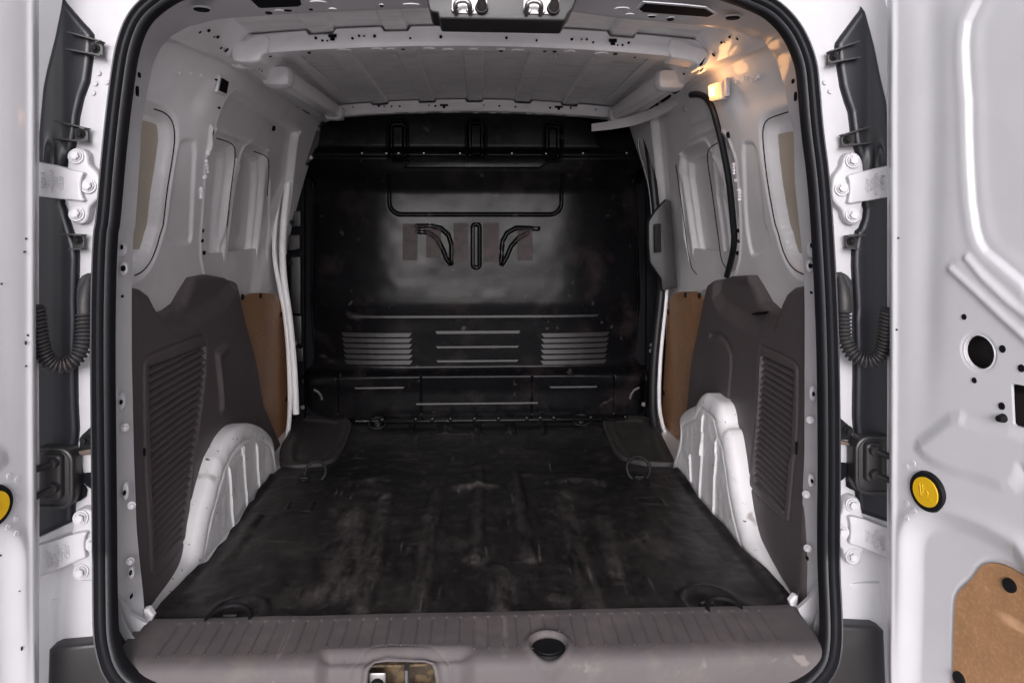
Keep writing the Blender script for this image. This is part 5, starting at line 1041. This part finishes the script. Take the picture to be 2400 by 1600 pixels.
def door(sg, lab, dx=0.0):
    def W(Sx, Z, h):
        p = P0 + T_ * Sx[..., None] + N_ * h[..., None]; p[..., 2] = Z; p[..., 0] = p[..., 0] * sg + dx; return p
    fn = lambda A, Z: W(A, Z, door_h(A, Z))
    us = np.r_[np.linspace(-.03, .02, 26), np.linspace(.0215, .34, 200), np.linspace(.345, .66, 60)]; vs = np.linspace(-.52, 1.36, 620)
    sh = N_ * -.006; sh = np.array([sh[0] * sg, sh[1], 0])
    o = panel('rear_door', us, vs, fn, 'paint', parent=van, label=lab, flip=(sg < 0), holes=[circ(bigc, rb_ * .95, rb_), [tuple(v) for v in sqp]], skirt=sh)
    n3 = Vector((N_[0] * sg, N_[1], 0))
    def pt(c, off=0.0): A = np.array([[c[0]]]); Z = np.array([[c[1]]]); return Vector(W(A, Z, door_h(A, Z) + off)[0, 0])
    # outer skin & cavity
    q = []
    V = []; 
    for (a_, z_) in ((-.006, -.52), (.66, -.52), (.66, 1.36), (-.006, 1.36)):
        for h in (-.045, -.060): p = W(np.array([a_]), np.array([z_]), np.array([h]))[0]; V.append(tuple(p))
    Fc = [(0, 2, 4, 6), (7, 5, 3, 1), (0, 1, 3, 2), (2, 3, 5, 4), (4, 5, 7, 6), (6, 7, 1, 0)]
    link('outer_skin', mesh_from('outer_skin', V, Fc), 'paint', o, None, smooth=False)
    for c, r in ((bigc, .06), (sqp.mean(0), .12)):
        V = [tuple(W(np.array([c[0] + a_]), np.array([c[1] + z_]), np.array([-.028]))[0]) for a_, z_ in ((-r, -r), (r, -r), (r, r), (-r, r))]
        link('door_cavity', mesh_from('door_cavity', V, [(0, 1, 2, 3)]), 'grime' if 0 else 'step', o, None, smooth=False)
    # hole rim ring
    b = B(); b.tube([pt((bigc[0] + rb_ * 1.02 * math.cos(a), bigc[1] + rb_ * 1.06 * math.sin(a)), .0) for a in np.linspace(0, 2 * math.pi, 33)], .0014, 8); b.build('hole_rim', 'paint', o)
    for S, r in (((1940, 612), .0045), ((2203, 832), .0055), ((2333, 965), .0055), ((2008, 1048), .0045), ((2197, 1225), .0055)):
        c = dp(C(6, [S]))[0]; disc('hole', pt(c, .0004), n3, r, 'hole', o, ry=r * 1.15, h=.0012)
    c = dp(C(6, [(2207, 1308)]))[0]; b = B(); b.cyl(pt(c, 0), pt(c, .012), .0075, .005, 14); b.build('rubber_stop', 'black', o)
    for S in ((1540, 80), (1588, 55), (1540, 200), (1548, 335), (1605, 385), (1553, 428)):
        c = dp(C(9, [S]))[0]; disc('spot_weld', pt(c, 0), n3, .0052, 'paint', o, h=.0011)
    for S in ((1485, 70), (1475, 700)):
        c = dp(C(6, [S]))[0]; disc('paint_chip', pt(c, .0), n3, .0022, 'bumper', o, h=.0012, seg=7)
    # yellow release button
    bc = pt(btn, 0); b = B(); b.cyl(bc - n3 * .004, bc + n3 * .007, .0372, .0340, 40); bo = b.build('release_button', 'black', o, 'round yellow release button in a black ring')
    b = B(); b.cyl(bc + n3 * .005, bc + n3 * .0092, .0268, .0255, 40); b.build('button_face', 'yellow', bo)
    tz = Vector((0, 0, 1)); tx = Vector((T_[0] * sg, T_[1], 0)); f0 = bc + n3 * .0094
    def st(a, c_, r=.0011): b.tube([f0 + tx * a[0] * .001 * sg + tz * a[1] * .001, f0 + tx * c_[0] * .001 * sg + tz * c_[1] * .001], r, 8)
    b = B(); st((-10, 13), (-8, -9)); st((-8, -9), (14, -9)); st((-4, 13), (-5, -1)); st((-8, -9), (-1, 8)); 
    b.tube([f0 + tx * sg * .001 * (2 + 5 * math.cos(a)) + tz * .001 * (-1 + 5 * math.sin(a)) for a in np.linspace(-.9, 2.2, 9)], .001, 8); b.build('door_open_symbol', 'yellow', bo)
    # hardboard panel with plugs
    def wf(A, Z): return W(A, Z, door_h(A, Z) * 0 - .0125 + 0 * A)
    us2 = np.linspace(wbP[:, 0].min() - .01, wbP[:, 0].max() + .01, 90); vs2 = np.linspace(wbP[:, 1].min() - .01, wbP[:, 1].max() + .01, 90)
    ho = panel('hardboard_panel', us2, vs2, wf, 'wood', poly=wbP, parent=o, label='light brown hardboard panel on the door', flip=(sg < 0), skirt=sh)
    for S, k_ in (((2215, 903), 9), ((1868, 1545), 9)):
        c = dp(C(k_, [S]))[0]; p = Vector(W(np.array([c[0]]), np.array([c[1]]), np.array([-.0125]))[0]); disc('plug', p, n3, .0118, 'black', o, h=.004, seg=24)
    for c in ((.30, -.10), (.48, -.12), (.50, -.38), (.30, -.42)):
        p = Vector(W(np.array([c[0]]), np.array([c[1]]), np.array([-.0125]))[0]); disc('plug', p, n3, .0118, 'black', o, h=.004, seg=24)
    return o
def chips(o):
    p0 = np.array([-.7865, -.150, 0]); nn = np.array([math.sin(AL), -math.cos(AL), 0])
    for k, x, y, r, ry_ in [(7, 210, 790, .0011, .004), (7, 213, 860, .0013, .006), (7, 208, 930, .0012, .004), (7, 206, 1010, .0010, .003), (7, 204, 1045, .0008, .002), (7, 185, 1210, .0008, .004), (7, 195, 1240, .0007, .003), (7, 150, 1330, .0008, .004), (4, 170, 165, .0012, .002), (4, 178, 790, .0009, .004), (4, 180, 950, .0008, .002), (4, 12, 385, .001, .002), (7, 135, 935, .0008, .001), (7, 5, 690, .001, .002)]:
        c = onP(C(k, [(x, y)]), p0 + nn * .002, nn)[0]; disc('paint_chip', c, tuple(nn), r * 2.2, 'bumper', o, ry=ry_, h=.0008, seg=7)
door(1, 'right rear door swung open towards the camera')
chips(door(-1, 'left rear door swung open, only its hinge edge in view', dx=-.001))
